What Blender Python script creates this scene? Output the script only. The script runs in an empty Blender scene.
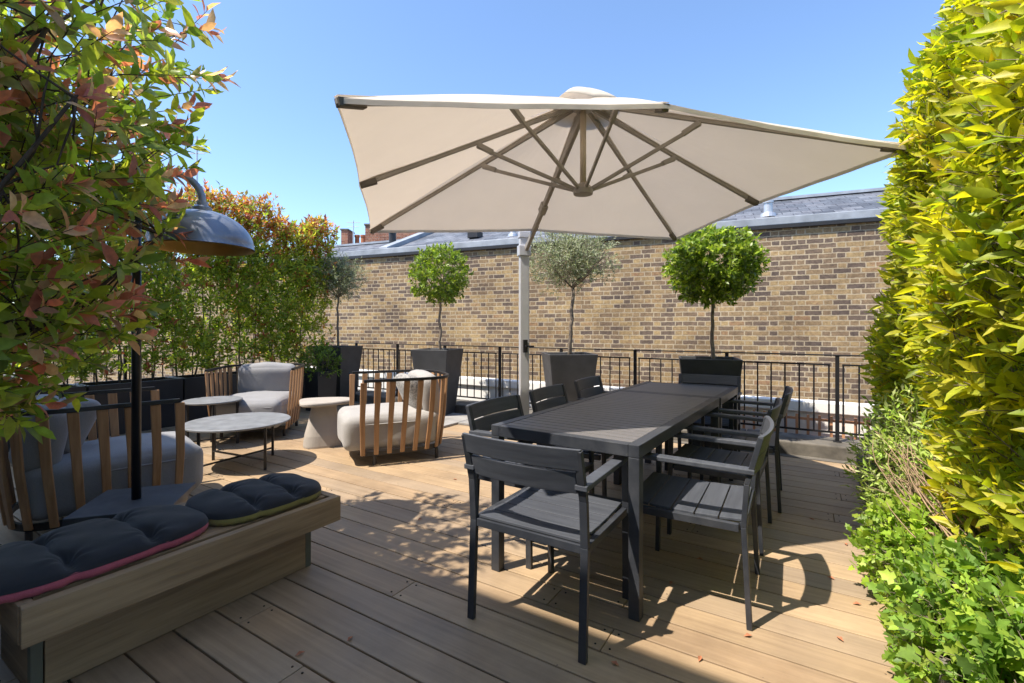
import bpy, math, random
import numpy as np
from mathutils import Vector, Matrix
R = math.radians
random.seed(7)
rng = np.random.default_rng(11)
scene = bpy.context.scene
COL = scene.collection

# ------------------------------------------------------------------ camera, sky, sun, exposure
CAM_H = 1.25
cam = bpy.data.cameras.new('camera'); co = bpy.data.objects.new('camera', cam); COL.objects.link(co)
co.location = (0, 0, CAM_H); co.rotation_euler = (R(90), 0, 0)
cam.sensor_width = 36; cam.lens = 475 / 1024 * 36; cam.shift_y = -13.5 / 1024
cam.clip_start = 0.05; cam.clip_end = 3000
scene.camera = co
SUN_EL = R(60); SUN_TO = Vector((-0.88, -0.475, 0)).normalized()      # horizontal direction towards the sun
w = bpy.data.worlds.new('World'); scene.world = w; w.use_nodes = True
nt = w.node_tree; nt.nodes.clear()
sky = nt.nodes.new('ShaderNodeTexSky'); sky.sky_type = 'NISHITA'; sky.sun_disc = False
sky.sun_elevation = SUN_EL; sky.sun_rotation = math.atan2(SUN_TO.x, SUN_TO.y)
sky.altitude = 50; sky.air_density = 1.0; sky.dust_density = 0.6; sky.ozone_density = 5.0
bg = nt.nodes.new('ShaderNodeBackground'); bg.inputs[1].default_value = 0.145
ow = nt.nodes.new('ShaderNodeOutputWorld')
nt.links.new(sky.outputs[0], bg.inputs[0]); nt.links.new(bg.outputs[0], ow.inputs[0])
sun = bpy.data.lights.new('sun', 'SUN'); sun.energy = 4.0; sun.angle = R(0.55); sun.color = (1, 0.91, 0.79)
so = bpy.data.objects.new('sun', sun); COL.objects.link(so)
sd = Vector((SUN_TO.x * math.cos(SUN_EL), SUN_TO.y * math.cos(SUN_EL), math.sin(SUN_EL)))
so.rotation_euler = sd.to_track_quat('Z', 'Y').to_euler(); so.location = sd * 30
scene.view_settings.view_transform = 'Standard'; scene.view_settings.look = 'None'
scene.view_settings.exposure = 1.12; scene.view_settings.gamma = 1
scene.render.engine = 'CYCLES'
scene.cycles.max_bounces = 8; scene.cycles.transparent_max_bounces = 8
scene.cycles.use_denoising = True

# ------------------------------------------------------------------ frame of the terrace: u along the boards, v across
A = R(-32)
cA, sA = math.cos(A), math.sin(A)
def W(u, v, z=0.0): return Vector((u * cA - v * sA, u * sA + v * cA, z))

# ------------------------------------------------------------------ materials
def mat(name):
    m = bpy.data.materials.new(name); m.use_nodes = True
    n = m.node_tree; n.nodes.clear()
    b = n.nodes.new('ShaderNodeBsdfPrincipled'); o = n.nodes.new('ShaderNodeOutputMaterial')
    n.links.new(b.outputs[0], o.inputs[0])
    return m, n, b, o
def N(n, t, **k):
    x = n.nodes.new(t)
    for a, v in k.items():
        if a == 'ins':
            for i, q in v.items(): x.inputs[i].default_value = q
        else: setattr(x, a, v)
    return x
def math_(n, op, a, b=None, c=None):
    x = n.nodes.new('ShaderNodeMath'); x.operation = op
    for i, q in enumerate((a, b, c)):
        if q is None: continue
        if isinstance(q, (int, float)): x.inputs[i].default_value = q
        else: n.links.new(q, x.inputs[i])
    return x.outputs[0]
def ramp(n, src, stops, interp='LINEAR'):
    x = n.nodes.new('ShaderNodeValToRGB'); x.color_ramp.interpolation = interp
    e = x.color_ramp.elements
    while len(e) < len(stops): e.new(0.5)
    for i, (p, c) in enumerate(stops): e[i].position = p; e[i].color = (*c, 1)
    n.links.new(src, x.inputs[0]); return x.outputs[0]
def mixc(n, f, a, b, mode='MIX'):
    x = n.nodes.new('ShaderNodeMix'); x.data_type = 'RGBA'; x.blend_type = mode
    for s, q in ((0, f), (6, a), (7, b)):
        if isinstance(q, (int, float)): x.inputs[s].default_value = q
        elif isinstance(q, tuple): x.inputs[s].default_value = (*q, 1)
        else: n.links.new(q, x.inputs[s])
    return x.outputs[2]
def bump(n, b, h, strength=0.3, dist=0.01):
    x = n.nodes.new('ShaderNodeBump'); x.inputs['Strength'].default_value = strength; x.inputs['Distance'].default_value = dist
    n.links.new(h, x.inputs['Height']); n.links.new(x.outputs[0], b.inputs['Normal'])
def coords(n, which='Object', scale=None):
    t = n.nodes.new('ShaderNodeTexCoord')
    if scale is None: return t.outputs[which]
    m = n.nodes.new('ShaderNodeMapping'); m.inputs['Scale'].default_value = scale
    n.links.new(t.outputs[which], m.inputs[0]); return m.outputs[0]
def noise(n, vec, scale, detail=4, rough=0.55):
    x = n.nodes.new('ShaderNodeTexNoise'); x.inputs['Scale'].default_value = scale
    x.inputs['Detail'].default_value = detail; x.inputs['Roughness'].default_value = rough
    n.links.new(vec, x.inputs['Vector']); return x.outputs[0]

def simple(name, col, rough=0.5, metal=0.0, var=0.15, vs=8, bs=0.15, bscale=60, spec=0.5, dust=0.0):
    m, n, b, o = mat(name)
    c = coords(n)
    f = noise(n, c, vs, 5)
    lo = tuple(x * (1 - var) for x in col); hi = tuple(min(1, x * (1 + var)) for x in col)
    n.links.new(ramp(n, f, [(0.3, lo), (0.7, hi)]), b.inputs['Base Color'])
    rr = math_(n, 'MULTIPLY_ADD', noise(n, c, vs * 2.3, 3), 0.2, rough - 0.1)
    n.links.new(rr, b.inputs['Roughness'])
    b.inputs['Metallic'].default_value = metal; b.inputs['Specular IOR Level'].default_value = spec
    if dust:
        dn = noise(n, c, 3.0, 7, 0.7)
        x_ = mixc(n, math_(n, 'MULTIPLY', ramp(n, dn, [(0.45, (0, 0, 0)), (0.72, (1, 1, 1))]), dust), b.inputs['Base Color'].links[0].from_socket, (0.26, 0.25, 0.23))
        n.links.new(x_, b.inputs['Base Color'])
        n.links.new(math_(n, 'MULTIPLY_ADD', dn, 0.5, rough - 0.2), b.inputs['Roughness'])
    if bs: bump(n, b, noise(n, c, bscale, 3), bs, 0.002)
    return m

def fabric(name, col, col2=None, scale=420, rough=0.9):
    m, n, b, o = mat(name)
    c = coords(n)
    wv = n.nodes.new('ShaderNodeTexWave'); wv.inputs['Scale'].default_value = scale / 6; wv.inputs['Distortion'].default_value = 1.5
    n.links.new(c, wv.inputs[0])
    f = math_(n, 'ADD', math_(n, 'MULTIPLY', noise(n, c, scale, 2), 0.7), math_(n, 'MULTIPLY', noise(n, c, 6, 4), 0.3))
    col2 = col2 or tuple(x * 0.72 for x in col)
    n.links.new(ramp(n, f, [(0.35, col2), (0.65, col)]), b.inputs['Base Color'])
    b.inputs['Roughness'].default_value = rough; b.inputs['Specular IOR Level'].default_value = 0.2
    b.inputs['Sheen Weight'].default_value = 0.15
    h = math_(n, 'ADD', math_(n, 'MULTIPLY', wv.outputs[1], 0.05), noise(n, c, 9, 5))
    bump(n, b, h, 0.35, 0.012)
    return m

def wood(name, c1, c2, axis=2, rough=0.55, grain=1.0):
    m, n, b, o = mat(name)
    sc = [38, 38, 38]; sc[axis] = 2.2
    oi = n.nodes.new('ShaderNodeObjectInfo')
    t = n.nodes.new('ShaderNodeTexCoord'); mp = n.nodes.new('ShaderNodeMapping'); mp.inputs['Scale'].default_value = sc
    ad = n.nodes.new('ShaderNodeVectorMath'); ad.operation = 'ADD'
    n.links.new(t.outputs['Object'], ad.inputs[0]); n.links.new(oi.outputs['Random'], ad.inputs[1])
    n.links.new(ad.outputs[0], mp.inputs[0])
    f = noise(n, mp.outputs[0], 1.0, 6, 0.6)
    g = noise(n, t.outputs['Object'], 2.5, 3)
    f2 = math_(n, 'ADD', math_(n, 'MULTIPLY', f, 0.75), math_(n, 'MULTIPLY', g, 0.25))
    n.links.new(ramp(n, f2, [(0.32, c1), (0.68, c2)]), b.inputs['Base Color'])
    b.inputs['Roughness'].default_value = rough
    bump(n, b, f, 0.25 * grain, 0.004)
    return m

def deck_mat():
    m, n, b, o = mat('deck_boards')
    at = n.nodes.new('ShaderNodeAttribute'); at.attribute_name = 'rnd'
    t = n.nodes.new('ShaderNodeTexCoord')
    off = n.nodes.new('ShaderNodeVectorMath'); off.operation = 'MULTIPLY_ADD'
    cmb = n.nodes.new('ShaderNodeCombineXYZ')
    n.links.new(math_(n, 'MULTIPLY', at.outputs['Fac'], 37.0), cmb.inputs[0]); n.links.new(math_(n, 'MULTIPLY', at.outputs['Fac'], 11.0), cmb.inputs[2])
    va = n.nodes.new('ShaderNodeVectorMath'); va.operation = 'ADD'
    n.links.new(t.outputs['Object'], va.inputs[0]); n.links.new(cmb.outputs[0], va.inputs[1])
    mp = n.nodes.new('ShaderNodeMapping'); mp.inputs['Scale'].default_value = (1.6, 42, 8)
    n.links.new(va.outputs[0], mp.inputs[0])
    g = noise(n, mp.outputs[0], 1.0, 6, 0.62)
    blot = noise(n, va.outputs[0], 2.2, 4)
    fine = noise(n, va.outputs[0], 130, 2)
    base = ramp(n, at.outputs['Fac'], [(0.0, (0.35, 0.250, 0.155)), (0.3, (0.39, 0.285, 0.175)), (0.55, (0.33, 0.255, 0.178)), (0.8, (0.43, 0.320, 0.200)), (1.0, (0.38, 0.268, 0.160))])
    gr = ramp(n, g, [(0.3, (0.78, 0.77, 0.76)), (0.7, (1.1, 1.1, 1.1))])
    c = mixc(n, 1.0, base, gr, 'MULTIPLY')
    bl = ramp(n, blot, [(0.3, (0.86, 0.86, 0.88)), (0.7, (1.1, 1.08, 1.05))])
    c = mixc(n, 1.0, c, bl, 'MULTIPLY')
    st = noise(n, t.outputs['Object'], 1.1, 7, 0.7)
    c = mixc(n, 1.0, c, ramp(n, st, [(0.34, (0.80, 0.78, 0.77)), (0.50, (1.0, 1.0, 1.0)), (0.68, (1.10, 1.09, 1.06))]), 'MULTIPLY')
    so = n.nodes.new('ShaderNodeSeparateXYZ'); n.links.new(t.outputs['Object'], so.inputs[0])
    sc_ = noise(n, mp.outputs[0], 4.0, 3, 0.8)
    c = mixc(n, math_(n, 'MULTIPLY', math_(n, 'GREATER_THAN', sc_, 0.66), 0.25), c, (0.10, 0.08, 0.06))
    # small dark knocks and specks of dirt
    vo = n.nodes.new('ShaderNodeTexVoronoi'); vo.inputs['Scale'].default_value = 9; n.links.new(t.outputs['Object'], vo.inputs['Vector'])
    sp = math_(n, 'LESS_THAN', vo.outputs['Distance'], 0.045)
    sp2 = math_(n, 'MULTIPLY', sp, math_(n, 'GREATER_THAN', blot, 0.52))
    c = mixc(n, math_(n, 'MULTIPLY', sp2, 0.7), c, (0.07, 0.05, 0.04))
    n.links.new(c, b.inputs['Base Color'])
    n.links.new(math_(n, 'MULTIPLY_ADD', blot, 0.3, 0.38), b.inputs['Roughness'])
    b.inputs['Specular IOR Level'].default_value = 0.4
    bump(n, b, math_(n, 'ADD', g, math_(n, 'MULTIPLY', fine, 0.3)), 0.25, 0.003)
    return m

def brick_mat(name, bw, bh, mortar, stops, mcol, bond=0.5, rough=0.9, bumpd=0.012, jitter=True):
    """courses along object x, height along object z (or y for flat sheets)"""
    m, n, b, o = mat(name)
    t = n.nodes.new('ShaderNodeTexCoord'); s = n.nodes.new('ShaderNodeSeparateXYZ')
    n.links.new(t.outputs['UV'], s.inputs[0])
    wob = math_(n, 'MULTIPLY_ADD', noise(n, t.outputs['UV'], 3.0, 3), 0.016, -0.008)
    w2 = math_(n, 'MULTIPLY_ADD', noise(n, t.outputs['UV'], 26, 3, 0.7), 0.012, -0.006) if jitter else 0.0
    x = math_(n, 'ADD', math_(n, 'ADD', s.outputs[0], wob), w2); z = math_(n, 'ADD', math_(n, 'ADD', s.outputs[1], wob), w2)
    zr = math_(n, 'DIVIDE', z, bh); row = math_(n, 'FLOOR', zr)
    par = math_(n, 'MULTIPLY', math_(n, 'FLOORED_MODULO', row, 2.0), bond)
    wn0 = n.nodes.new('ShaderNodeTexWhiteNoise'); wn0.noise_dimensions = '1D'; n.links.new(row, wn0.inputs['W'])
    xr = math_(n, 'ADD', math_(n, 'ADD', math_(n, 'DIVIDE', x, bw * 1.5 if jitter else bw), par), math_(n, 'MULTIPLY', wn0.outputs[0], 0.10 if jitter else 0.0))
    colid = math_(n, 'FLOOR', xr)
    fx = math_(n, 'FRACT', xr); fz = math_(n, 'FRACT', zr)
    mx = mortar / (bw * (1.5 if jitter else 1)); mz = mortar / bh
    cb = n.nodes.new('ShaderNodeCombineXYZ'); n.links.new(row, cb.inputs[1])
    if jitter:      # Flemish bond: a stretcher and a header by turns
        half = math_(n, 'GREATER_THAN', fx, 0.667)
        fxm = math_(n, 'SUBTRACT', fx, math_(n, 'MULTIPLY', half, 0.667))
        n.links.new(math_(n, 'ADD', colid, math_(n, 'MULTIPLY', half, 0.37)), cb.inputs[0])
    else:
        fxm = fx; n.links.new(colid, cb.inputs[0])
    wn = n.nodes.new('ShaderNodeTexWhiteNoise'); wn.noise_dimensions = '3D'; n.links.new(cb.outputs[0], wn.inputs['Vector'])
    mw = math_(n, 'MULTIPLY_ADD', noise(n, t.outputs['UV'], 14, 3), 1.6, 0.3)
    mx = math_(n, 'MULTIPLY', mw, mx) if jitter else mx; mz = math_(n, 'MULTIPLY', mw, mz) if jitter else mz
    mort = math_(n, 'MAXIMUM', math_(n, 'LESS_THAN', fxm, mx), math_(n, 'LESS_THAN', fz, mz))
    big = noise(n, t.outputs['UV'], 0.7, 5, 0.6)
    idv = math_(n, 'ADD', math_(n, 'MULTIPLY', wn.outputs[0], 0.8), math_(n, 'MULTIPLY', big, 0.42))
    idv = math_(n, 'SUBTRACT', idv, 0.27)
    idv = math_(n, 'ADD', idv, math_(n, 'MULTIPLY', noise(n, t.outputs['UV'], 16, 4, 0.7), 0.34))
    c = ramp(n, idv, stops)
    fine = noise(n, t.outputs['UV'], 22, 5, 0.75)
    c = mixc(n, 1.0, c, ramp(n, fine, [(0.3, (0.60, 0.60, 0.60)), (0.7, (1.32, 1.32, 1.32))]), 'MULTIPLY')
    mc = mixc(n, 1.0, mcol, ramp(n, fine, [(0.3, (0.8, 0.8, 0.8)), (0.7, (1.1, 1.1, 1.1))]), 'MULTIPLY')
    c = mixc(n, mort, c, mc)
    dirt = ramp(n, noise(n, t.outputs['UV'], 1.1, 7, 0.68), [(0.36, (0.62, 0.60, 0.60)), (0.60, (1.08, 1.08, 1.08))])
    c = mixc(n, 0.8, c, dirt, 'MULTIPLY')
    n.links.new(c, b.inputs['Base Color']); b.inputs['Roughness'].default_value = rough
    b.inputs['Specular IOR Level'].default_value = 0.25
    h = math_(n, 'ADD', math_(n, 'MULTIPLY', math_(n, 'SUBTRACT', 1.0, mort), 0.7), math_(n, 'MULTIPLY', fine, 0.4))
    h = math_(n, 'ADD', h, math_(n, 'MULTIPLY', wn.outputs[0], 0.3))
    bump(n, b, h, 0.7, bumpd)
    return m

def leaf_mat(name, trans=0.45, rough=0.42, tint=(1.0, 1.0, 1.0)):
    m, n, b, o = mat(name)
    at = n.nodes.new('ShaderNodeAttribute'); at.attribute_name = 'leafcol'
    t = n.nodes.new('ShaderNodeTexCoord')
    nz = noise(n, t.outputs['Object'], 40, 3)
    c = mixc(n, 1.0, at.outputs['Color'], ramp(n, nz, [(0.3, (0.8, 0.8, 0.8)), (0.7, (1.15, 1.15, 1.15))]), 'MULTIPLY')
    n.links.new(c, b.inputs['Base Color']); b.inputs['Roughness'].default_value = rough
    b.inputs['Specular IOR Level'].default_value = 0.45
    tr = n.nodes.new('ShaderNodeBsdfTranslucent')
    c2 = mixc(n, 1.0, c, (1.5 * tint[0], 1.55 * tint[1], 0.75 * tint[2]), 'MULTIPLY')
    n.links.new(c2, tr.inputs[0])
    mx = n.nodes.new('ShaderNodeMixShader'); mx.inputs[0].default_value = trans
    n.links.new(b.outputs[0], mx.inputs[1]); n.links.new(tr.outputs[0], mx.inputs[2]); n.links.new(mx.outputs[0], o.inputs[0])
    return m

def canopy_mat():
    m, n, b, o = mat('canopy_fabric')
    c = coords(n)
    f = noise(n, c, 5, 4)
    col = ramp(n, f, [(0.3, (0.74, 0.70, 0.63)), (0.7, (0.79, 0.75, 0.68))])
    n.links.new(col, b.inputs['Base Color']); b.inputs['Roughness'].default_value = 0.9; b.inputs['Specular IOR Level'].default_value = 0.1
    bump(n, b, math_(n, 'ADD', noise(n, c, 3, 5), math_(n, 'MULTIPLY', noise(n, c, 500, 2), 0.05)), 0.45, 0.04)
    tr = n.nodes.new('ShaderNodeBsdfTranslucent'); tr.inputs[0].default_value = (0.86, 0.80, 0.73, 1)
    mx = n.nodes.new('ShaderNodeMixShader'); mx.inputs[0].default_value = 0.48
    n.links.new(b.outputs[0], mx.inputs[1]); n.links.new(tr.outputs[0], mx.inputs[2]); n.links.new(mx.outputs[0], o.inputs[0])
    return m

M = {}
M['deck'] = deck_mat()
M['brick'] = brick_mat('stock_brick', 0.225, 0.075, 0.0135,
    [(0.05, (0.115, 0.088, 0.075)), (0.28, (0.165, 0.122, 0.092)), (0.44, (0.235, 0.165, 0.102)), (0.62, (0.31, 0.220, 0.122)), (0.82, (0.40, 0.290, 0.145)), (0.97, (0.28, 0.165, 0.10))], (0.47, 0.39, 0.27))
M['red_brick'] = brick_mat('red_brick', 0.225, 0.075, 0.011,
    [(0.0, (0.20, 0.075, 0.045)), (0.5, (0.34, 0.13, 0.075)), (1.0, (0.42, 0.19, 0.11))], (0.40, 0.33, 0.27))
M['slate'] = brick_mat('roof_slate', 0.27, 0.19, 0.010,
    [(0.0, (0.075, 0.085, 0.10)), (0.4, (0.125, 0.14, 0.165)), (0.75, (0.19, 0.205, 0.23)), (1.0, (0.10, 0.10, 0.12))], (0.03, 0.032, 0.04), rough=0.6, bumpd=0.01, jitter=False)
M['lead'] = simple('lead_flashing', (0.27, 0.30, 0.34), 0.6, 0.0, 0.25, 4, 0.3, 14)
M['gutter'] = simple('gutter_black', (0.02, 0.02, 0.022), 0.45)
M['stone'] = simple('kerb_stone', (0.12, 0.108, 0.09), 0.9, 0, 0.45, 7, 0.8, 30)
M['paver'] = simple('stone_paver', (0.27, 0.26, 0.245), 0.85, 0, 0.2, 5, 0.4, 60)
M['white'] = simple('white_render', (0.78, 0.77, 0.74), 0.8, 0, 0.08, 2, 0.3, 30)
M['ground'] = simple('ground_paving', (0.16, 0.155, 0.145), 0.95, 0, 0.3, 0.6, 0.3, 5)
M['under'] = simple('deck_joists', (0.02, 0.017, 0.014), 0.9)
M['iron'] = simple('black_iron', (0.010, 0.010, 0.012), 0.6, 0.0, 0.3, 20, 0.3, 120, 0.3)
M['alu'] = simple('anthracite_frame', (0.040, 0.045, 0.056), 0.36, 0.2, 0.15, 12, 0.12, 250, dust=0.12)
M['slat'] = wood('anthracite_slat', (0.045, 0.050, 0.062), (0.085, 0.093, 0.110), axis=0, rough=0.45, grain=0.6)
M['table_slat'] = wood('table_slat_grey', (0.115, 0.110, 0.112), (0.17, 0.160, 0.157), axis=0, rough=0.42, grain=0.4)
M['teak'] = wood('teak_slat', (0.25, 0.125, 0.055), (0.46, 0.27, 0.14), axis=2, rough=0.5)
M['trellis'] = wood('trellis_wood', (0.46, 0.20, 0.10), (0.60, 0.32, 0.17), axis=2, rough=0.7)
M['bench'] = wood('bench_board', (0.20, 0.130, 0.070), (0.40, 0.275, 0.155), axis=1, rough=0.7, grain=2.5)
M['bench_end'] = wood('bench_end_board', (0.17, 0.112, 0.062), (0.34, 0.235, 0.135), axis=0, rough=0.7, grain=2.5)
M['post'] = simple('bench_corner_post', (0.13, 0.13, 0.095), 0.7)
M['grey_fabric'] = fabric('grey_upholstery', (0.40, 0.385, 0.365), (0.29, 0.28, 0.268))
M['shaded_fabric'] = fabric('grey_upholstery_shaded', (0.30, 0.30, 0.31), (0.22, 0.222, 0.232))  # bluer, darker copy of the grey upholstery; shade put into its colour
M['pillow'] = fabric('pillow_weave', (0.42, 0.40, 0.37), (0.10, 0.10, 0.10), scale=60)
M['navy'] = fabric('navy_cotton', (0.026, 0.027, 0.031), (0.012, 0.012, 0.015), scale=900, rough=0.7)
M['pink'] = fabric('pink_edge', (0.50, 0.12, 0.16), (0.36, 0.08, 0.11))
M['olive_edge'] = fabric('olive_edge', (0.30, 0.25, 0.08), (0.20, 0.17, 0.05))
M['pot'] = simple('charcoal_pot', (0.040, 0.043, 0.048), 0.5, 0, 0.25, 5, 0.15, 90)
M['pot_grey'] = simple('grey_pot', (0.055, 0.056, 0.060), 0.5, 0, 0.25, 5, 0.15, 90)
M['trough'] = simple('black_trough', (0.020, 0.021, 0.024), 0.4, 0, 0.2, 4, 0.1, 90)
M['soil'] = simple('soil', (0.035, 0.025, 0.018), 1, 0, 0.4, 20, 0.8, 40)
M['bark'] = simple('bark', (0.21, 0.17, 0.13), 0.95, 0, 0.4, 25, 0.9, 60)
M['dark_bark'] = simple('dark_bark', (0.075, 0.055, 0.042), 0.95, 0, 0.4, 25, 0.9, 60)
M['dry'] = simple('dry_stem', (0.30, 0.21, 0.13), 0.9, 0, 0.4, 25, 0.5, 60)
M['concrete'] = simple('cast_concrete', (0.36, 0.325, 0.285), 0.85, 0, 0.1, 6, 0.3, 70)
M['tabletop'] = simple('ceramic_top', (0.19, 0.20, 0.215), 0.5, 0, 0.22, 10, 0.1, 60)
M['dome'] = simple('dome_steel', (0.22, 0.25, 0.31), 0.30, 0.3, 0.25, 5, 0.05, 90)
M['brass'] = simple('brass_lining', (0.55, 0.34, 0.10), 0.45, 0.6, 0.15, 6)
M['black'] = simple('black_steel', (0.014, 0.014, 0.016), 0.4, 0.0, 0.2, 12)
M['plinth'] = simple('plinth_slate', (0.055, 0.060, 0.068), 0.55, 0, 0.25, 9, 0.2, 50)
M['pole'] = simple('pole_aluminium', (0.52, 0.53, 0.56), 0.4, 0.2, 0.08, 8)
M['rib'] = simple('rib_taupe', (0.33, 0.30, 0.26), 0.5, 0.2, 0.1, 10)
M['mast'] = simple('mast_beige', (0.50, 0.42, 0.31), 0.5, 0.1, 0.08, 10)
M['cap'] = simple('parasol_cap', (0.82, 0.80, 0.76), 0.9, 0, 0.03, 5)
M['canopy'] = canopy_mat()
M['rib_end'] = simple('rib_end_plastic', (0.13, 0.11, 0.09), 0.6)
M['terracotta'] = simple('terracotta', (0.42, 0.16, 0.08), 0.9, 0, 0.2, 8)
M['glass'] = simple('window_glass', (0.03, 0.04, 0.05), 0.08, 0.0, 0.1, 1, 0)
M['steel'] = simple('flue_steel', (0.55, 0.56, 0.58), 0.4, 0.6, 0.1, 6)
M['fallen'] = simple('fallen_leaf', (0.40, 0.16, 0.08), 0.8, 0, 0.4, 50)
M['leaf_photinia'] = leaf_mat('photinia_leaf', 0.5, 0.33)
M['leaf_far'] = leaf_mat('photinia_leaf_far', 0.55, 0.45)
M['leaf_laurel'] = leaf_mat('laurel_leaf', 0.5, 0.45, (1.1, 1.05, 0.6))
M['leaf_ball'] = leaf_mat('bay_leaf', 0.35, 0.4)
M['leaf_olive'] = leaf_mat('olive_leaf', 0.25, 0.6, (0.9, 0.9, 1.3))
M['leaf_herb'] = leaf_mat('herb_leaf', 0.4, 0.5)

# ------------------------------------------------------------------ mesh builder
class MB:
    def __init__(s): s.v = []; s.f = []; s.uv = None
    def add(s, vs, fs):
        o = len(s.v); s.v += [tuple(p) for p in vs]; s.f += [tuple(i + o for i in f) for f in fs]
    def hexa(s, p):   # p: 4 bottom ccw, 4 top ccw
        s.add(p, [(3, 2, 1, 0), (4, 5, 6, 7), (0, 1, 5, 4), (1, 2, 6, 5), (2, 3, 7, 6), (3, 0, 4, 7)])
    def box(s, x0, x1, y0, y1, z0, z1):
        s.hexa([(x0, y0, z0), (x1, y0, z0), (x1, y1, z0), (x0, y1, z0), (x0, y0, z1), (x1, y0, z1), (x1, y1, z1), (x0, y1, z1)])
    def bar(s, a, b, wx, wy, ref=(0, 0, 1)):
        a = Vector(a); b = Vector(b); d = (b - a).normalized(); r = Vector(ref)
        if abs(d.dot(r)) > 0.98: r = Vector((0, 1, 0))
        x = d.cross(r).normalized() * wx / 2; y = d.cross(x).normalized() * wy / 2
        # faces must look outward
        s.hexa([a - x - y, a - x + y, a + x + y, a + x - y, b - x - y, b - x + y, b + x + y, b + x - y][::1])
    def tube(s, pts, r, n=8, cap=True):
        pts = [Vector(p) for p in pts]; k = len(pts); rs = r if isinstance(r, (list, tuple)) else [r] * k
        o = len(s.v); up = None
        for i, p in enumerate(pts):
            d = (pts[min(i + 1, k - 1)] - pts[max(i - 1, 0)]).normalized()
            if up is None: up = d.orthogonal().normalized()
            x = (up - d * up.dot(d)).normalized(); up = x; y = d.cross(x)
            for j in range(n):
                a = 2 * math.pi * j / n; s.v.append(tuple(p + (x * math.cos(a) + y * math.sin(a)) * rs[i]))
        for i in range(k - 1):
            for j in range(n):
                a = o + i * n + j; b = o + i * n + (j + 1) % n; s.f.append((a, b, b + n, a + n))
        if cap:
            s.f.append(tuple(o + j for j in range(n))[::-1]); s.f.append(tuple(o + (k - 1) * n + j for j in range(n)))
    def lathe(s, prof, n=32, c=(0, 0), sx=1, sy=1, capb=True, capt=True):
        o = len(s.v)
        for r, z in prof:
            for j in range(n):
                a = 2 * math.pi * j / n; s.v.append((c[0] + r * sx * math.cos(a), c[1] + r * sy * math.sin(a), z))
        for i in range(len(prof) - 1):
            for j in range(n):
                a = o + i * n + j; b = o + i * n + (j + 1) % n; s.f.append((a, b, b + n, a + n))
        if capb: s.f.append(tuple(o + j for j in range(n))[::-1])
        if capt: s.f.append(tuple(o + (len(prof) - 1) * n + j for j in range(n)))
    def ribbon(s, path, half_t, z0, z1):   # path of (x,y); vertical strip of thickness
        k = len(path); L = []; Rr = []
        for i in range(k):
            a = Vector(path[max(i - 1, 0)]); b = Vector(path[min(i + 1, k - 1)]); d = (b - a).normalized(); nn = Vector((d.y, -d.x))
            p = Vector(path[i]); L.append(p + nn * half_t); Rr.append(p - nn * half_t)
        o = len(s.v)
        for i in range(k):
            s.v += [(L[i].x, L[i].y, z0), (Rr[i].x, Rr[i].y, z0), (Rr[i].x, Rr[i].y, z1), (L[i].x, L[i].y, z1)]
        for i in range(k - 1):
            a = o + 4 * i; b = a + 4
            for q in range(4): s.f.append((a + q, b + q, b + (q + 1) % 4, a + (q + 1) % 4))
        s.f.append((o, o + 1, o + 2, o + 3)); e = o + 4 * (k - 1); s.f.append((e + 3, e + 2, e + 1, e))
    def build(s, name, m, parent=None, bevel=0.0, smooth=False, seg=2, solid=0.0, auto=None):
        me = bpy.data.meshes.new(name); me.from_pydata(s.v, [], s.f); me.update()
        import bmesh
        bm = bmesh.new(); bm.from_mesh(me); bmesh.ops.recalc_face_normals(bm, faces=bm.faces); bm.to_mesh(me); bm.free()
        me.materials.append(m)
        o = bpy.data.objects.new(name, me); COL.objects.link(o)
        if parent: o.parent = parent
        if smooth: me.polygons.foreach_set('use_smooth', [True] * len(me.polygons))
        if solid: md = o.modifiers.new('s', 'SOLIDIFY'); md.thickness = solid; md.offset = 0
        if bevel:
            md = o.modifiers.new('b', 'BEVEL'); md.width = bevel; md.segments = seg; md.limit_method = 'ANGLE'; md.angle_limit = R(40)
        return o

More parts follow.
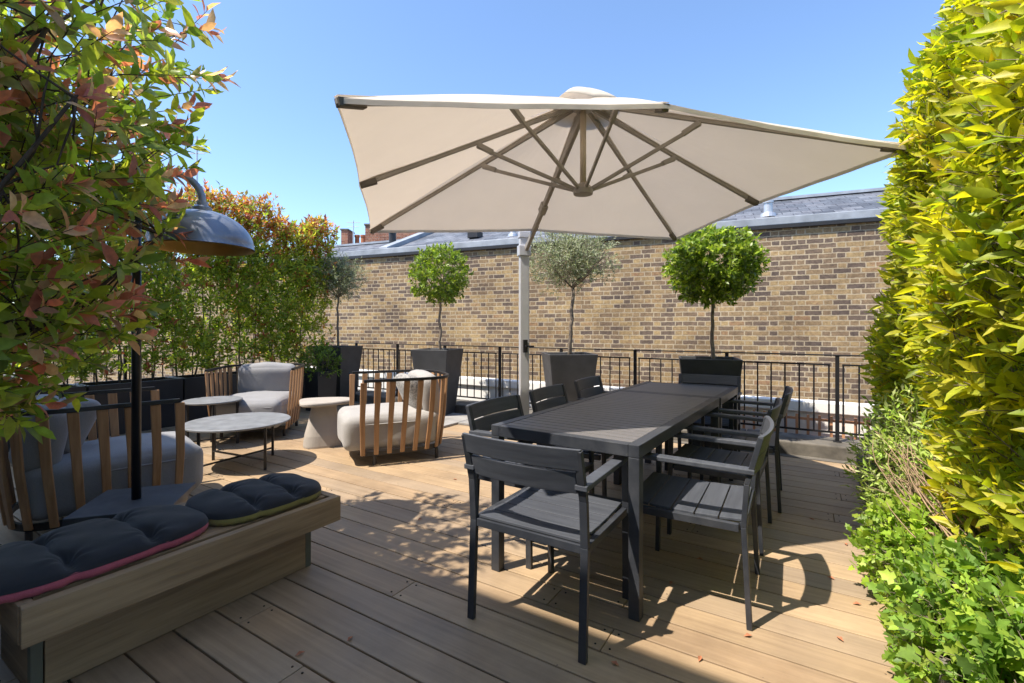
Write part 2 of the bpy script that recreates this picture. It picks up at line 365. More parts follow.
def tag(o, label=None, cat=None, group=None, kind=None):
    if label: o['label'] = label
    if cat: o['category'] = cat
    if group: o['group'] = group
    if kind: o['kind'] = kind
    return o
def empty(name, loc, rz=0.0):
    o = bpy.data.objects.new(name, None); COL.objects.link(o); o.location = loc; o.rotation_euler = (0, 0, rz); o.empty_display_size = 0.2
    return o
def copy_tree(o, parent=None):
    c = o.copy(); COL.objects.link(c); c.parent = parent
    for ch in list(o.children): copy_tree(ch, c)
    return c
def at_uv(name, u, v, z=0, rot=0): return empty(name, W(u, v, z), A + rot)
def structure(mb, name, m, **k):
    o = mb.build(name, m, **k); o.rotation_euler = (0, 0, A); tag(o, kind='structure'); return o
def uvmap(o, fn):
    me = o.data; ul = me.uv_layers.new(name='UVMap')
    for l in me.loops:
        ul.data[l.index].uv = fn(me.vertices[l.vertex_index].co)
def rbox(sx, sy, sz, r, n=8, puff=0.0, seed=0, wob=0.0):
    """rounded, slightly puffed cushion block centred on the origin"""
    mb = MB(); idx = {}
    rr = random.Random(seed); ph = [rr.uniform(0, 6) for _ in range(6)]
    def vert(x, y, z):
        key = (round(x, 5), round(y, 5), round(z, 5))
        if key in idx: return idx[key]
        p = Vector((x * sx / 2, y * sy / 2, z * sz / 2))
        inner = Vector((max(-sx / 2 + r, min(sx / 2 - r, p.x)), max(-sy / 2 + r, min(sy / 2 - r, p.y)), max(-sz / 2 + r, min(sz / 2 - r, p.z))))
        d = p - inner
        if d.length > 1e-6: p = inner + d.normalized() * r
        if puff:
            p.z += puff * (1 - x * x) * (1 - y * y) * (1 if z > 0 else -0.3) * abs(z)
            p.y += puff * 0.4 * (1 - x * x) * (1 - z * z) * y
        if wob:
            p.z += wob * math.sin(p.x * 14 + ph[0]) * math.sin(p.y * 11 + ph[1]); p.x += wob * math.sin(p.z * 13 + p.y * 9 + ph[2]); p.y += wob * math.sin(p.x * 12 + ph[3])
        idx[key] = len(mb.v); mb.v.append(tuple(p)); return idx[key]
    g = [math.tanh(1.6 * (2 * i / n - 1)) / math.tanh(1.6) for i in range(n + 1)]
    for ax in range(3):
        for sg in (-1, 1):
            for i in range(n):
                for j in range(n):
                    q = []
                    for a, b in ((g[i], g[j]), (g[i + 1], g[j]), (g[i + 1], g[j + 1]), (g[i], g[j + 1])):
                        c = [0, 0, 0]; c[ax] = sg; c[(ax + 1) % 3] = a; c[(ax + 2) % 3] = b; q.append(vert(*c))
                    mb.f.append(tuple(q) if sg > 0 else tuple(q[::-1]))
    return mb
def move(mb, loc=(0, 0, 0), rx=0, ry=0, rz=0):
    Mx = Matrix.Translation(loc) @ Matrix.Rotation(rz, 4, 'Z') @ Matrix.Rotation(ry, 4, 'Y') @ Matrix.Rotation(rx, 4, 'X')
    mb.v = [tuple(Mx @ Vector(p)) for p in mb.v]; return mb

# ------------------------------------------------------------------ foliage
def nrm(a): return a / np.maximum(np.linalg.norm(a, axis=-1, keepdims=True), 1e-9)
def leaf_object(name, m, parent, P, D, Nn, L, Wd, C, hi=True, droop=0.12):
    n = len(P); D = nrm(D); S = nrm(np.cross(D, Nn)); Nn = nrm(np.cross(S, D))
    L = np.broadcast_to(L, n)[:, None]; Wd = np.broadcast_to(Wd, n)[:, None]
    def pt(t, s, lift): return P + D * L * t + S * (Wd * L * s) + Nn * L * (lift - droop * t * t)
    if hi == 'lobed':
        ol = [(.06, 0), (-.04, .26), (.16, .56), (.34, .30), (.56, .46), (.68, .20), (1, 0)]
        ol = ol + [(a, -b) for a, b in ol[-2:0:-1]]
        vs = np.stack([pt(.36, 0, -.03)] + [pt(a, b, .10 * abs(b)) for a, b in ol], 1); k = len(ol) + 1
        polys = [(0, 1 + i, 1 + (i + 1) % len(ol)) for i in range(len(ol))]
    elif hi:
        vs = np.stack([pt(0, 0, 0), pt(.33, 0, 0), pt(.68, 0, 0), pt(1, 0, 0), pt(.30, .48, .06), pt(.66, .42, .06), pt(.30, -.48, .06), pt(.66, -.42, .06)], 1)
        fs = np.array([[0, 1, 4, 4], [1, 2, 5, 4], [2, 3, 5, 5], [0, 6, 1, 1], [1, 6, 7, 2], [2, 7, 3, 3]])
        polys = [(0, 1, 4), (1, 2, 5, 4), (2, 3, 5), (0, 6, 1), (1, 6, 7, 2), (2, 7, 3)]; k = 8
    else:
        vs = np.stack([pt(0, 0, 0), pt(.5, .5, .06), pt(1, 0, 0), pt(.5, -.5, .06), pt(.5, 0, 0)], 1)
        polys = [(0, 4, 1), (4, 2, 1), (0, 3, 4), (4, 3, 2)]; k = 5
    flat = [i for p in polys for i in p]; tot = [len(p) for p in polys]
    base = (np.arange(n) * k)[:, None]
    loops = (base + np.array(flat)[None]).ravel().astype(np.int32)
    totals = np.tile(np.array(tot), n).astype(np.int32); starts = np.concatenate([[0], np.cumsum(totals)[:-1]]).astype(np.int32)
    me = bpy.data.meshes.new(name)
    me.vertices.add(n * k); me.vertices.foreach_set('co', vs.reshape(-1).astype(np.float32))
    me.loops.add(len(loops)); me.loops.foreach_set('vertex_index', loops)
    me.polygons.add(len(totals)); me.polygons.foreach_set('loop_start', starts); me.polygons.foreach_set('loop_total', totals)
    me.update(calc_edges=True)
    at = me.attributes.new('leafcol', 'FLOAT_COLOR', 'POINT')
    cc = np.concatenate([C, np.ones((n, 1))], 1); at.data.foreach_set('color', np.repeat(cc, k, 0).reshape(-1).astype(np.float32))
    me.materials.append(m)
    o = bpy.data.objects.new(name, me); COL.objects.link(o); o.parent = parent
    return o
def sprigs(B, D, k, length, spread=(75, 25), r=rng):
    """k leaves spiralling along every twig; returns P, D, N and the twig's index"""
    m = len(B); D = nrm(D)
    length = np.broadcast_to(length, m)
    ref = np.where(np.abs(D[:, 2:3]) > .9, np.array([[1., 0, 0]]), np.array([[0, 0, 1.]]))
    a = nrm(np.cross(D, ref)); b = np.cross(D, a)
    t = (np.arange(k) + .6) / k
    az = np.arange(k)[None] * 2.4 + r.uniform(0, 6.3, (m, 1)) + r.normal(0, .3, (m, k))
    th = np.radians(spread[0] + (spread[1] - spread[0]) * t)[None] + r.normal(0, .18, (m, k))
    out = a[:, None] * np.cos(az)[..., None] + b[:, None] * np.sin(az)[..., None]
    P = B[:, None] + D[:, None] * (length[:, None] * t[None])[..., None]
    LD = D[:, None] * np.cos(th)[..., None] + out * np.sin(th)[..., None]
    Nn = D[:, None] - LD * (D[:, None] * LD).sum(-1, keepdims=True) + r.normal(0, .25, (m, k, 3))
    idx = np.repeat(np.arange(m), k)
    return P.reshape(-1, 3), LD.reshape(-1, 3), Nn.reshape(-1, 3), idx, np.tile(t, m)
def twig_object(name, m, parent, B, D, length, rad):
    n = len(B); D = nrm(D); ref = np.where(np.abs(D[:, 2:3]) > .9, np.array([[1., 0, 0]]), np.array([[0, 0, 1.]]))
    a = nrm(np.cross(D, ref)); b = np.cross(D, a); length = np.broadcast_to(length, n)[:, None]
    vs = []
    for base, rr in ((B - D * length * .6, rad), (B + D * length, rad * .45)):
        for j in range(3):
            an = 2.094 * j; vs.append(base + (a * math.cos(an) + b * math.sin(an)) * rr)
    vs = np.stack(vs, 1)
    fl = np.array([0, 1, 4, 3, 1, 2, 5, 4, 2, 0, 3, 5]); base = (np.arange(n) * 6)[:, None]
    loops = (base + fl[None]).ravel().astype(np.int32)
    me = bpy.data.meshes.new(name); me.vertices.add(n * 6); me.vertices.foreach_set('co', vs.reshape(-1).astype(np.float32))
    me.loops.add(len(loops)); me.loops.foreach_set('vertex_index', loops)
    me.polygons.add(n * 3); me.polygons.foreach_set('loop_start', (np.arange(n * 3) * 4).astype(np.int32)); me.polygons.foreach_set('loop_total', np.full(n * 3, 4, np.int32))
    me.update(calc_edges=True); me.materials.append(m)
    o = bpy.data.objects.new(name, me); COL.objects.link(o); o.parent = parent; return o
def pick(cols, idx_n, r=rng, jit=.18, p=None):
    cols = np.array(cols); c = cols[r.choice(len(cols), idx_n, p=p)]
    return c * (1 + r.normal(0, jit, (idx_n, 1))).clip(.5, 1.6)
def ball_pts(n, c, rad, lo=.55, r=rng):
    d = nrm(r.normal(0, 1, (n, 3))); q = r.uniform(lo ** 3, 1, (n, 1)) ** (1 / 3)
    return np.array(c) + d * q * np.array(rad), d
def limb(mb, a, b, r0, r1, bend=.12, k=6, seed=None, n=6):
    a = Vector(a); b = Vector(b); L = (b - a).length; pts = []; rr = random
    off = Vector((rr.uniform(-1, 1), rr.uniform(-1, 1), rr.uniform(-.3, .6))) * L * bend
    for i in range(k + 1):
        t = i / k; p = a.lerp(b, t) + off * math.sin(math.pi * t) + Vector((rr.uniform(-1, 1), rr.uniform(-1, 1), 0)) * L * .012
        pts.append(p)
    mb.tube(pts, [r0 + (r1 - r0) * i / k for i in range(k + 1)], n)
    return pts

# ================================================================== SETTING
g = MB(); g.box(-600, 600, -600, 600, -3.6, -3.5)
o = g.build('ground', M['ground']); tag(o, kind='structure')
s = MB(); s.box(-8.2, 3.2, -1.6, 5.95, -3.5, -0.06)
structure(s, 'terrace_slab', M['under'])
# deck of separate boards
d = MB(); rnd = []
pitch = 0.1632; u0, u1 = -7.35, 1.6; v = -1.55; k = 0; joints = []
off0 = 0.76 - 0.1632 * 20
while v < 5.33:
    pass
    v0 = off0 + pitch * math.ceil((-1.5 - off0) / pitch) + pitch * k
    v = v0 + pitch
    if v > 5.42: break
    uu = u0 - random.uniform(0, 1.5) if False else u0
    first = True
    while uu < u1:
        ln = random.uniform(1.0, 3.2) if first else random.uniform(2.2, 3.6)
        first = False
        e = min(u1, uu + ln)
        if u1 - e < .5: e = u1
        nb = len(d.f)
        d.box(uu + .0015, e - .0015, v0 + .004, v0 + pitch - .004, -0.028, random.uniform(-0.0006, 0.0006))
        rnd.append(random.random())
        joints.append((e, v0))
        uu = e
    k += 1
deck = structure(d, 'deck', M['deck'])
at = deck.data.attributes.new('rnd', 'FLOAT', 'POINT')
at.data.foreach_set('value', np.repeat(np.array(rnd), 8).astype(np.float32))
md = deck.modifiers.new('b', 'BEVEL'); md.width = 0.003; md.segments = 2; md.limit_method = 'ANGLE'
sc = MB()
for e, v0 in joints:
    if e >= u1: continue
    for du in (-.03, .03):
        for dv in (.03, pitch - .03): sc.lathe([(.0045, -.001), (.0045, .0022)], 8, (e + du, v0 + dv))
structure(sc, 'deck_screws', M['under'])
# stone kerb under the railing and stone pavers beside the pots
kb = MB(); uu = -7.7
while uu < 2.2:
    L = random.uniform(.85, 1.15); kb.box(uu + .004, uu + L - .004, 5.50 + random.uniform(-.012, .012), 5.95, -.05, .115 + random.uniform(-.008, .008)); uu += L
structure(kb, 'kerb', M['stone'], bevel=.018, seg=3)
gl = MB(); gl.box(-7.35, 1.6, 5.40, 5.50, -.05, -.012)
structure(gl, 'drain_channel', M['stone'])
pv = MB()
for a, b, c, e in ((-5.6, -3.86, 4.32, 4.84), (-5.6, -3.86, 4.845, 5.36), (-3.85, -2.2, 4.845, 5.36)):
    pv.box(a, b, c, e, .002, .030)
structure(pv, 'stone_pavers', M['paver'], bevel=.004)

# house behind the camera whose wall shades the near deck
hs = at_uv('terrace_house', -2.2, -1.20)
b = MB(); b.box(-9, 9, -5, 0, -3.5, 5.87)
b.build('wall', M['white'], hs)
b = MB(); b.box(-9.05, 9.05, -.30, .05, 5.75, 5.95); b.build('coping', M['stone'], hs)
for i, x in enumerate((-5.2, -2.4, 0.4, 3.2)):
    f = MB()
    for q in ((x, x + .07, .003, .06, .03, 2.2), (x + 1.53, x + 1.6, .003, .06, .03, 2.2), (x + .07, x + 1.53, .003, .06, 2.12, 2.2), (x + .77, x + .83, .003, .06, .03, 2.12)): f.box(*q)
    fr = f.build('window', M['white'], hs); p = MB(); p.box(x + .07, x + 1.53, .002, .03, .03, 2.12); p.build('pane', M['glass'], fr)
tag(hs, 'white rendered house wall with tall glazed doors behind the near end of the deck', 'house')

# neighbouring brick building
wdir = Vector((-8.12, 3.44, 0)).normalized(); P0 = Vector((5.10, 6.66, 0))    # on the eave line
wn = Vector((-wdir.y, wdir.x, 0))                                            # points away from... fixed below
if wn.y < 0: wn = -wn
BA = math.atan2(-wdir.y, -wdir.x)
bb = empty('brick_building', (P0.x, P0.y, 0), BA)        # local x runs to the right, local y away from the terrace, x=0 at P0
EZ = 2.84
b = MB(); b.box(-22, 9, 0, 5.6, -3.5, EZ - .05)
wl = b.build('wall', M['brick'], bb); uvmap(wl, lambda c: (c.x + c.y, c.z))
def xs(px):     # local x on the wall under a picture column, used once to place the features
    t = (px - 512) / 475; den = wdir.x - t * wdir.y; s_ = (t * P0.y - P0.x) / den; return -s_
xU = xs(378)
def slope_sheet(x0, x1, y0, z0, y1, z1, th=.05):
    q = MB(); q.hexa([(x0, y0, z0 - th), (x1, y0, z0 - th), (x1, y1, z1 - th), (x0, y1, z1 - th), (x0, y0, z0), (x1, y0, z0), (x1, y1, z1), (x0, y1, z1)]); return q
RD, RZ = 1.95, EZ + .78
r = slope_sheet(xU + .2, 9, .14, EZ + .06, RD, RZ)
r.hexa([(xU + .2, RD, RZ - .05), (9, RD, RZ - .05), (9, 5.6, EZ), (xU + .2, 5.6, EZ), (xU + .2, RD, RZ), (9, RD, RZ), (9, 5.6, EZ + .05), (xU + .2, 5.6, EZ + .05)])
rf = r.build('roof', M['slate'], bb); uvmap(rf, lambda c: (c.x, math.copysign(math.hypot(c.y - RD, c.z - RZ), c.y - RD)))
r = slope_sheet(-22, xU - .02, .34, EZ + .0, 1.95, EZ + .62)
r.hexa([(-22, 1.95, EZ + .57), (xU - .02, 1.95, EZ + .57), (xU - .02, 5.6, EZ), (-22, 5.6, EZ), (-22, 1.95, EZ + .62), (xU - .02, 1.95, EZ + .62), (xU - .02, 5.6, EZ + .05), (-22, 5.6, EZ + .05)])
rf2 = r.build('roof', M['slate'], bb); uvmap(rf2, lambda c: (c.x, math.hypot(c.y, c.z - EZ)))
f = MB(); f.box(-22, 9, -.03, .16, EZ - .045, EZ + .075); f.build('eave_flashing', M['lead'], bb, bevel=.01)
f = MB(); f.box(-22, 9, -.06, -.002, EZ - .10, EZ - .05); f.build('gutter', M['gutter'], bb)
f = MB(); f.bar((xU + .2, RD, RZ + .02), (9, RD, RZ + .02), .16, .05); f.build('ridge', M['lead'], bb)
f = MB(); f.bar((-22, 1.95, EZ + .64), (xU - .02, 1.95, EZ + .64), .14, .05); f.build('ridge', M['lead'], bb)
f = MB(); f.hexa([(xU - .02, .05, EZ - .04), (xU + .2, .05, EZ - .04), (xU + .2, RD + .1, RZ - .1), (xU - .02, RD + .1, RZ - .1), (xU - .02, .05, EZ + .12), (xU + .2, .05, EZ + .12), (xU + .2, RD + .1, RZ + .14), (xU - .02, RD + .1, RZ + .14)])
f.build('parapet_upstand', M['lead'], bb, bevel=.01)
def flue(px, yy, r_, h, mname, nm):
    x = xs(px) + .0; z = EZ + .06 + (yy - .14) * (RZ - EZ - .06) / (RD - .14) if x > xU else EZ + (yy - .34) * .385
    q = MB(); q.lathe([(r_ * 1.9, z - .03), (r_ * 1.7, z + .03), (r_, z + .05), (r_, z + h), (r_ * 1.25, z + h), (r_ * 1.25, z + h + .03), (r_ * .5, z + h + .035)], 16, (x, yy)); q.build(nm, M[mname], bb, smooth=False)
flue(772, .55, .065, .20, 'steel', 'roof_flue'); flue(500, .62, .055, .14, 'steel', 'roof_flue'); flue(372, .7, .08, .42, 'gutter', 'roof_flue')
q = MB(); q.box(xs(458) - .12, xs(458) + .12, .6, .85, EZ + .28, EZ + .42); q.build('roof_vent', M['gutter'], bb, bevel=.01)
tag(bb, 'long yellow stock brick building with slate roof beyond the railing', 'building')

# white parapet at the foot of the brick wall and trellis before it
wp = at_uv('white_parapet', 0, 6.32)
b = MB(); b.box(-9, 3.5, -.12, -.0, -3.4, .32); b.build('wall', M['white'], wp)
b = MB(); b.box(-9, 3.5, -.16, .03, .323, .44); b.build('coping', M['white'], wp, bevel=.01)
tag(wp, 'low white rendered parapet between black railing and brick wall', 'wall')
def trellis(name, ua, ub, v, z0, z1, label, step=.105):
    t = at_uv(name, 0, v)
    n = int((ub - ua) / step)
    for i in range(n):
        x = ua + i * step; q = MB(); q.box(x, x + .026, -.012, .012, z0, z1); q.build('picket', M['trellis'], t)
    for z in (z0 + .12, (z0 + z1) / 2, z1 - .05):
        q = MB(); q.box(ua, ub, .013, .033, z - .013, z + .013); q.build('cross_rail', M['trellis'], t)
    tag(t, label, 'trellis')
trellis('timber_trellis', -1.7, 2.2, 6.08, -.5, .31, 'orange brown timber trellis below white coping at the right end of railing')

# ================================================================== RAILINGS
def railing(name, loc_u, loc_v, rot, L0, L1, posts, z_top, label, thin=True, zb=.115):
    t = at_uv(name, loc_u, loc_v, 0, rot)
    q = MB(); q.box(L0, L1, -.022, .022, z_top - .012, z_top); q.build('handrail', M['iron'], t, bevel=.002)
    for a in posts:
        q = MB(); q.box(a - .017, a + .017, -.017, .017, zb - .01, z_top - .0125); q.box(a - .035, a + .035, -.035, .035, zb - .01, zb + .012); q.build('post', M['iron'], t, bevel=.002)
    zi = z_top - .11; zl = .20
    for a, b_ in zip(posts[:-1], posts[1:]):
        c0, c1 = a + .04, b_ - .06
        q = MB(); q.box(c0, c1, -.010, .010, zi, zi + .016); q.build('panel_rail', M['iron'], t)
        q = MB(); q.box(a + .018, b_ - .018, -.012, .012, zl, zl + .018); q.build('bottom_rail', M['iron'], t)
        n = 8
        for i in range(n):
            x = c0 + .009 + (c1 - c0 - .018) * i / (n - 1); q = MB(); q.tube([(x, 0, zl + .0185), (x, 0, zi - .0005)], .0080, 6); q.build('bar', M['iron'], t)
    tag(t, label, 'railing')
railing('iron_railing', 0, 5.72, 0, -7.3, 2.3, [-6.85, -5.83, -4.81, -3.78, -2.80, -1.80, -.77, .24, 1.25, 2.26], .985, 'long black iron railing on stone kerb in front of brick wall')
railing('iron_railing', -7.62, 0, R(90), -1.4, 5.7, [-.4, .6, 1.6, 2.6, 3.6, 4.6, 5.6], 1.02, 'black iron railing behind the planters of the red tipped hedge', zb=0)

# ================================================================== PARASOL
cu = empty('cantilever_parasol', (0, 0, 0))
TH = .231; CX, CY = .452, 3.22; L1_, L2_ = 1.42, 1.09; ZC = 2.115
ex = Vector((math.cos(TH), math.sin(TH), 0)); ey = Vector((-math.sin(TH), math.cos(TH), 0)); Cc = Vector((CX, CY, 0))
def rim(s, t):
    mid = (s * t == 0)
    p = Cc + ex * (L1_ * s) + ey * (L2_ * t)
    if mid: p += (ex * s + ey * t) * .0
    p.z = ZC + (.05 if mid else 0) + .03 * s + (.055 if t < 0 else (-.02 if t > 0 else 0)) + (.05 if (s == 0 and t < 0) else 0)
    return p
ring = [(-1, -1), (-1, 0), (-1, 1), (0, 1), (1, 1), (1, 0), (1, -1), (0, -1)]
apex = Cc + Vector((.03, 0, 2.80))
cm = MB(); NR, NT = 14, 10
for i in range(8):
    a = rim(*ring[i]); b_ = rim(*ring[(i + 1) % 8]); o0 = len(cm.v)
    for rI in range(NR + 1):
        tr = .07 + .93 * rI / NR
        for tI in range(NT + 1):
            tt = tI / NT; e = a.lerp(b_, tt); p = apex.lerp(e, tr)
            sag = 4 * tt * (1 - tt)
            p.z -= .030 * sag * tr * (1.1 - tr) * 2 - .02 * math.sin(math.pi * tr)
            p.z += .0015 * math.sin(tt * 19 + i) * tr ** 3 + .003 * (1 - tr * .7) * math.sin(tt * 7 + tr * 9 + i * 2)
            p -= (e - Vector((apex.x, apex.y, e.z))) * (.012 * sag * tr ** 4)
            cm.v.append(tuple(p))
    for rI in range(NR):
        for tI in range(NT):
            q = o0 + rI * (NT + 1) + tI; cm.f.append((q, q + 1, q + NT + 2, q + NT + 1))
    # turned-down hem
    o1 = len(cm.v)
    for tI in range(NT + 1):
        x = Vector(cm.v[o0 + NR * (NT + 1) + tI]); cm.v.append(tuple(x + Vector((0, 0, -.022)))) 
    for tI in range(NT):
        q = o0 + NR * (NT + 1) + tI; cm.f.append((q, q + 1, o1 + tI + 1, o1 + tI))
import bmesh
can = cm.build('canopy', M['canopy'], cu, smooth=False, solid=.002)
bm = bmesh.new(); bm.from_mesh(can.data); bmesh.ops.remove_doubles(bm, verts=bm.verts, dist=.0005); bm.to_mesh(can.data); bm.free()
for i in range(8):
    e = rim(*ring[i]); q = MB(); a = apex.lerp(e, .10); b_ = apex.lerp(e, 1.0); a.z += .004 - .006; b_.z += .006
    pts = []
    for k_ in range(9):
        tr = .10 + .9 * k_ / 8; p = apex.lerp(e, tr); p.z += .006 - .02 * math.sin(math.pi * tr); pts.append(p)
    for p0_, p1_ in zip(pts[:-1], pts[1:]): q.bar(p0_, p1_, .030, .003)
    q.build('seam_tape', M['canopy'], can)
# vent cap of four raised scallops
vc = MB(); NV = 48; rows = 6; o0 = 0
for rI in range(rows + 1):
    q = rI / rows
    for j in range(NV):
        a = 2 * math.pi * j / NV
        sq = 1 / max(abs(math.cos(a)), abs(math.sin(a))) ** .6
        rad = .19 * q * sq
        lift = .020 * abs(math.sin(2 * a)) ** .8 * q * q
        p = apex + ex * (rad * math.cos(a) * 1.15) + ey * (rad * math.sin(a)); p.z = 2.87 - .145 * q ** 1.7 + lift
        vc.v.append(tuple(p))
for rI in range(rows):
    for j in range(NV):
        a = rI * NV + j; b_ = rI * NV + (j + 1) % NV; vc.f.append((a, b_, b_ + NV, a + NV))
vc.build('vent_cap', M['canopy'], cu, smooth=True, solid=.003)
hubz = 2.185; hub = apex.copy(); hub.z = hubz; top = apex.copy(); top.z = 2.70
q = MB(); q.tube([(hub.x, hub.y, hubz + .02), (apex.x, apex.y, 2.74)], .021, 14); q.build('mast', M['mast'], cu, smooth=True)
q = MB(); q.lathe([(.03, hubz - .035), (.065, hubz - .03), (.07, hubz), (.055, hubz + .02), (.03, hubz + .045)], 20, (hub.x, hub.y)); q.build('lower_hub', M['rib'], cu)
q = MB(); q.lathe([(.05, 2.72), (.07, 2.73), (.07, 2.76), (.04, 2.77)], 20, (hub.x, hub.y)); q.build('upper_hub', M['rib'], cu)
def on_rib(e, t): p = apex.lerp(e, t); p.z -= .03; return p
for i in range(8):
    e = rim(*ring[i]); a = on_rib(e, .04); b_ = on_rib(e, .985); b_.z += .012
    q = MB(); q.bar(a, b_, .020, .028); rb = q.build('rib', M['rib'], cu, bevel=.003)
    q = MB(); q.bar(on_rib(e, .93) + Vector((0, 0, .002)), on_rib(e, .997) + Vector((0, 0, .012)), .034, .036); q.build('rib_end', M['rib_end'], rb, bevel=.004)
    mid = .42 if i % 2 == 0 else .50
    m_ = on_rib(e, mid); m_.z -= .018
    dirn = (m_ - hub); dirn.z = 0; dirn.normalize()
    q = MB(); q.bar(hub + dirn * .05, m_, .017, .024); st = q.build('strut', M['rib'], rb, bevel=.003)
    q = MB(); q.bar(hub.lerp(m_, .86) , m_ + Vector((0, 0, .012)), .028, .034); q.build('strut_joint', M['rib'], st, bevel=.004)
# cantilever arm and pole
PX, PY = (524 - 512) / 475 * 4.50, 4.50
q = MB(); q.box(-.045, .045, -.03, .03, .06, 2.13); pl = q.build('pole', M['pole'], cu, bevel=.008); pl.location = (PX, PY, 0); pl.rotation_euler = (0, 0, TH)
q = MB(); q.box(-.052, .052, -.04, .04, 2.10, 2.16); br = q.build('pole_cap', M['pole'], cu, bevel=.006); br.location = (PX, PY, 0); br.rotation_euler = (0, 0, TH)
q = MB(); q.box(-.058, .058, -.045, .045, 1.93, 2.03); br = q.build('pole_bracket', M['pole'], cu, bevel=.006); br.location = (PX, PY, 0); br.rotation_euler = (0, 0, TH)
ab = Vector((PX + .02, PY - .05, 1.99)); ae = Vector((apex.x, apex.y + .02, 2.71)); 
q = MB(); q.bar(ab, ae, .034, .05); q.build('arm', M['rib'], cu, bevel=.008)
jm = ab.lerp(ae, .37)
q = MB(); q.bar(jm - (ae - ab).normalized() * .05, jm + (ae - ab).normalized() * .05, .055, .075); q.build('arm_clamp', M['rib'], cu, bevel=.01)
q = MB(); q.lathe([(.30, 0), (.30, .05), (.07, .07), (.06, .16), (.05, .16)], 28); bp = q.build('base_plate', M['pot'], cu, bevel=.004); bp.location = (PX, PY, 0.0)
q = MB(); q.box(-.02, .02, -.06, -.035, 1.02, 1.14); q.tube([(0, -.06, 1.08), (0, -.10, 1.08), (.07, -.10, 1.08)], .008, 8); ck = q.build('crank_handle', M['black'], cu); ck.location = (PX, PY, 0); ck.rotation_euler = (0, 0, TH)
tag(cu, 'large square cream cantilever parasol shading the dining table', 'parasol')

# ================================================================== DINING TABLES
def table(name, u0, u1, v0, v1, label, legs):
    t = at_uv(name, (u0 + u1) / 2, (v0 + v1) / 2, 0, R(-2.3)); hx, hy = (u1 - u0) / 2, (v1 - v0) / 2; H = .75
    q = MB()
    q.box(-hx + .05, hx - .05, -hy, -hy + .045, H - .055, H - .0); q.box(-hx + .05, hx - .05, hy - .045, hy, H - .055, H)
    q.box(-hx, -hx + .05, -hy, hy, H - .055, H + .0008); q.box(hx - .05, hx, -hy, hy, H - .055, H + .0008)
    q.build('frame', M['alu'], t, bevel=.003)
    n = max(2, round((v1 - v0 - .1) / .0625)); p = (v1 - v0 - .094) / n
    for i in range(n):
        y = -hy + .047 + i * p; s_ = MB(); s_.box(-hx + .052, hx - .052, y + .0045, y + p - .0045, H - .022, H - .001); s_.build('slat', M['table_slat'], t, bevel=.0015)
    for sx, sy in legs:
        s_ = MB(); x = sx * (hx - .025); y = sy * (hy - .025); s_.box(x - .0248, x + .0248, y - .0248, y + .0248, .0, H - .0555); s_.build('leg', M['alu'], t, bevel=.003)
    tag(t, label, 'table'); return t
C4 = [(-1, -1), (1, -1), (-1, 1), (1, 1)]
table('dining_table', -1.36, -.575, 2.01, 3.69, 'long dark grey slatted dining table in front, under the parasol', C4)
table('dining_table', -1.305, -.520, 3.695, 4.42, 'short dark grey slatted table joined to the far end of long table', C4)

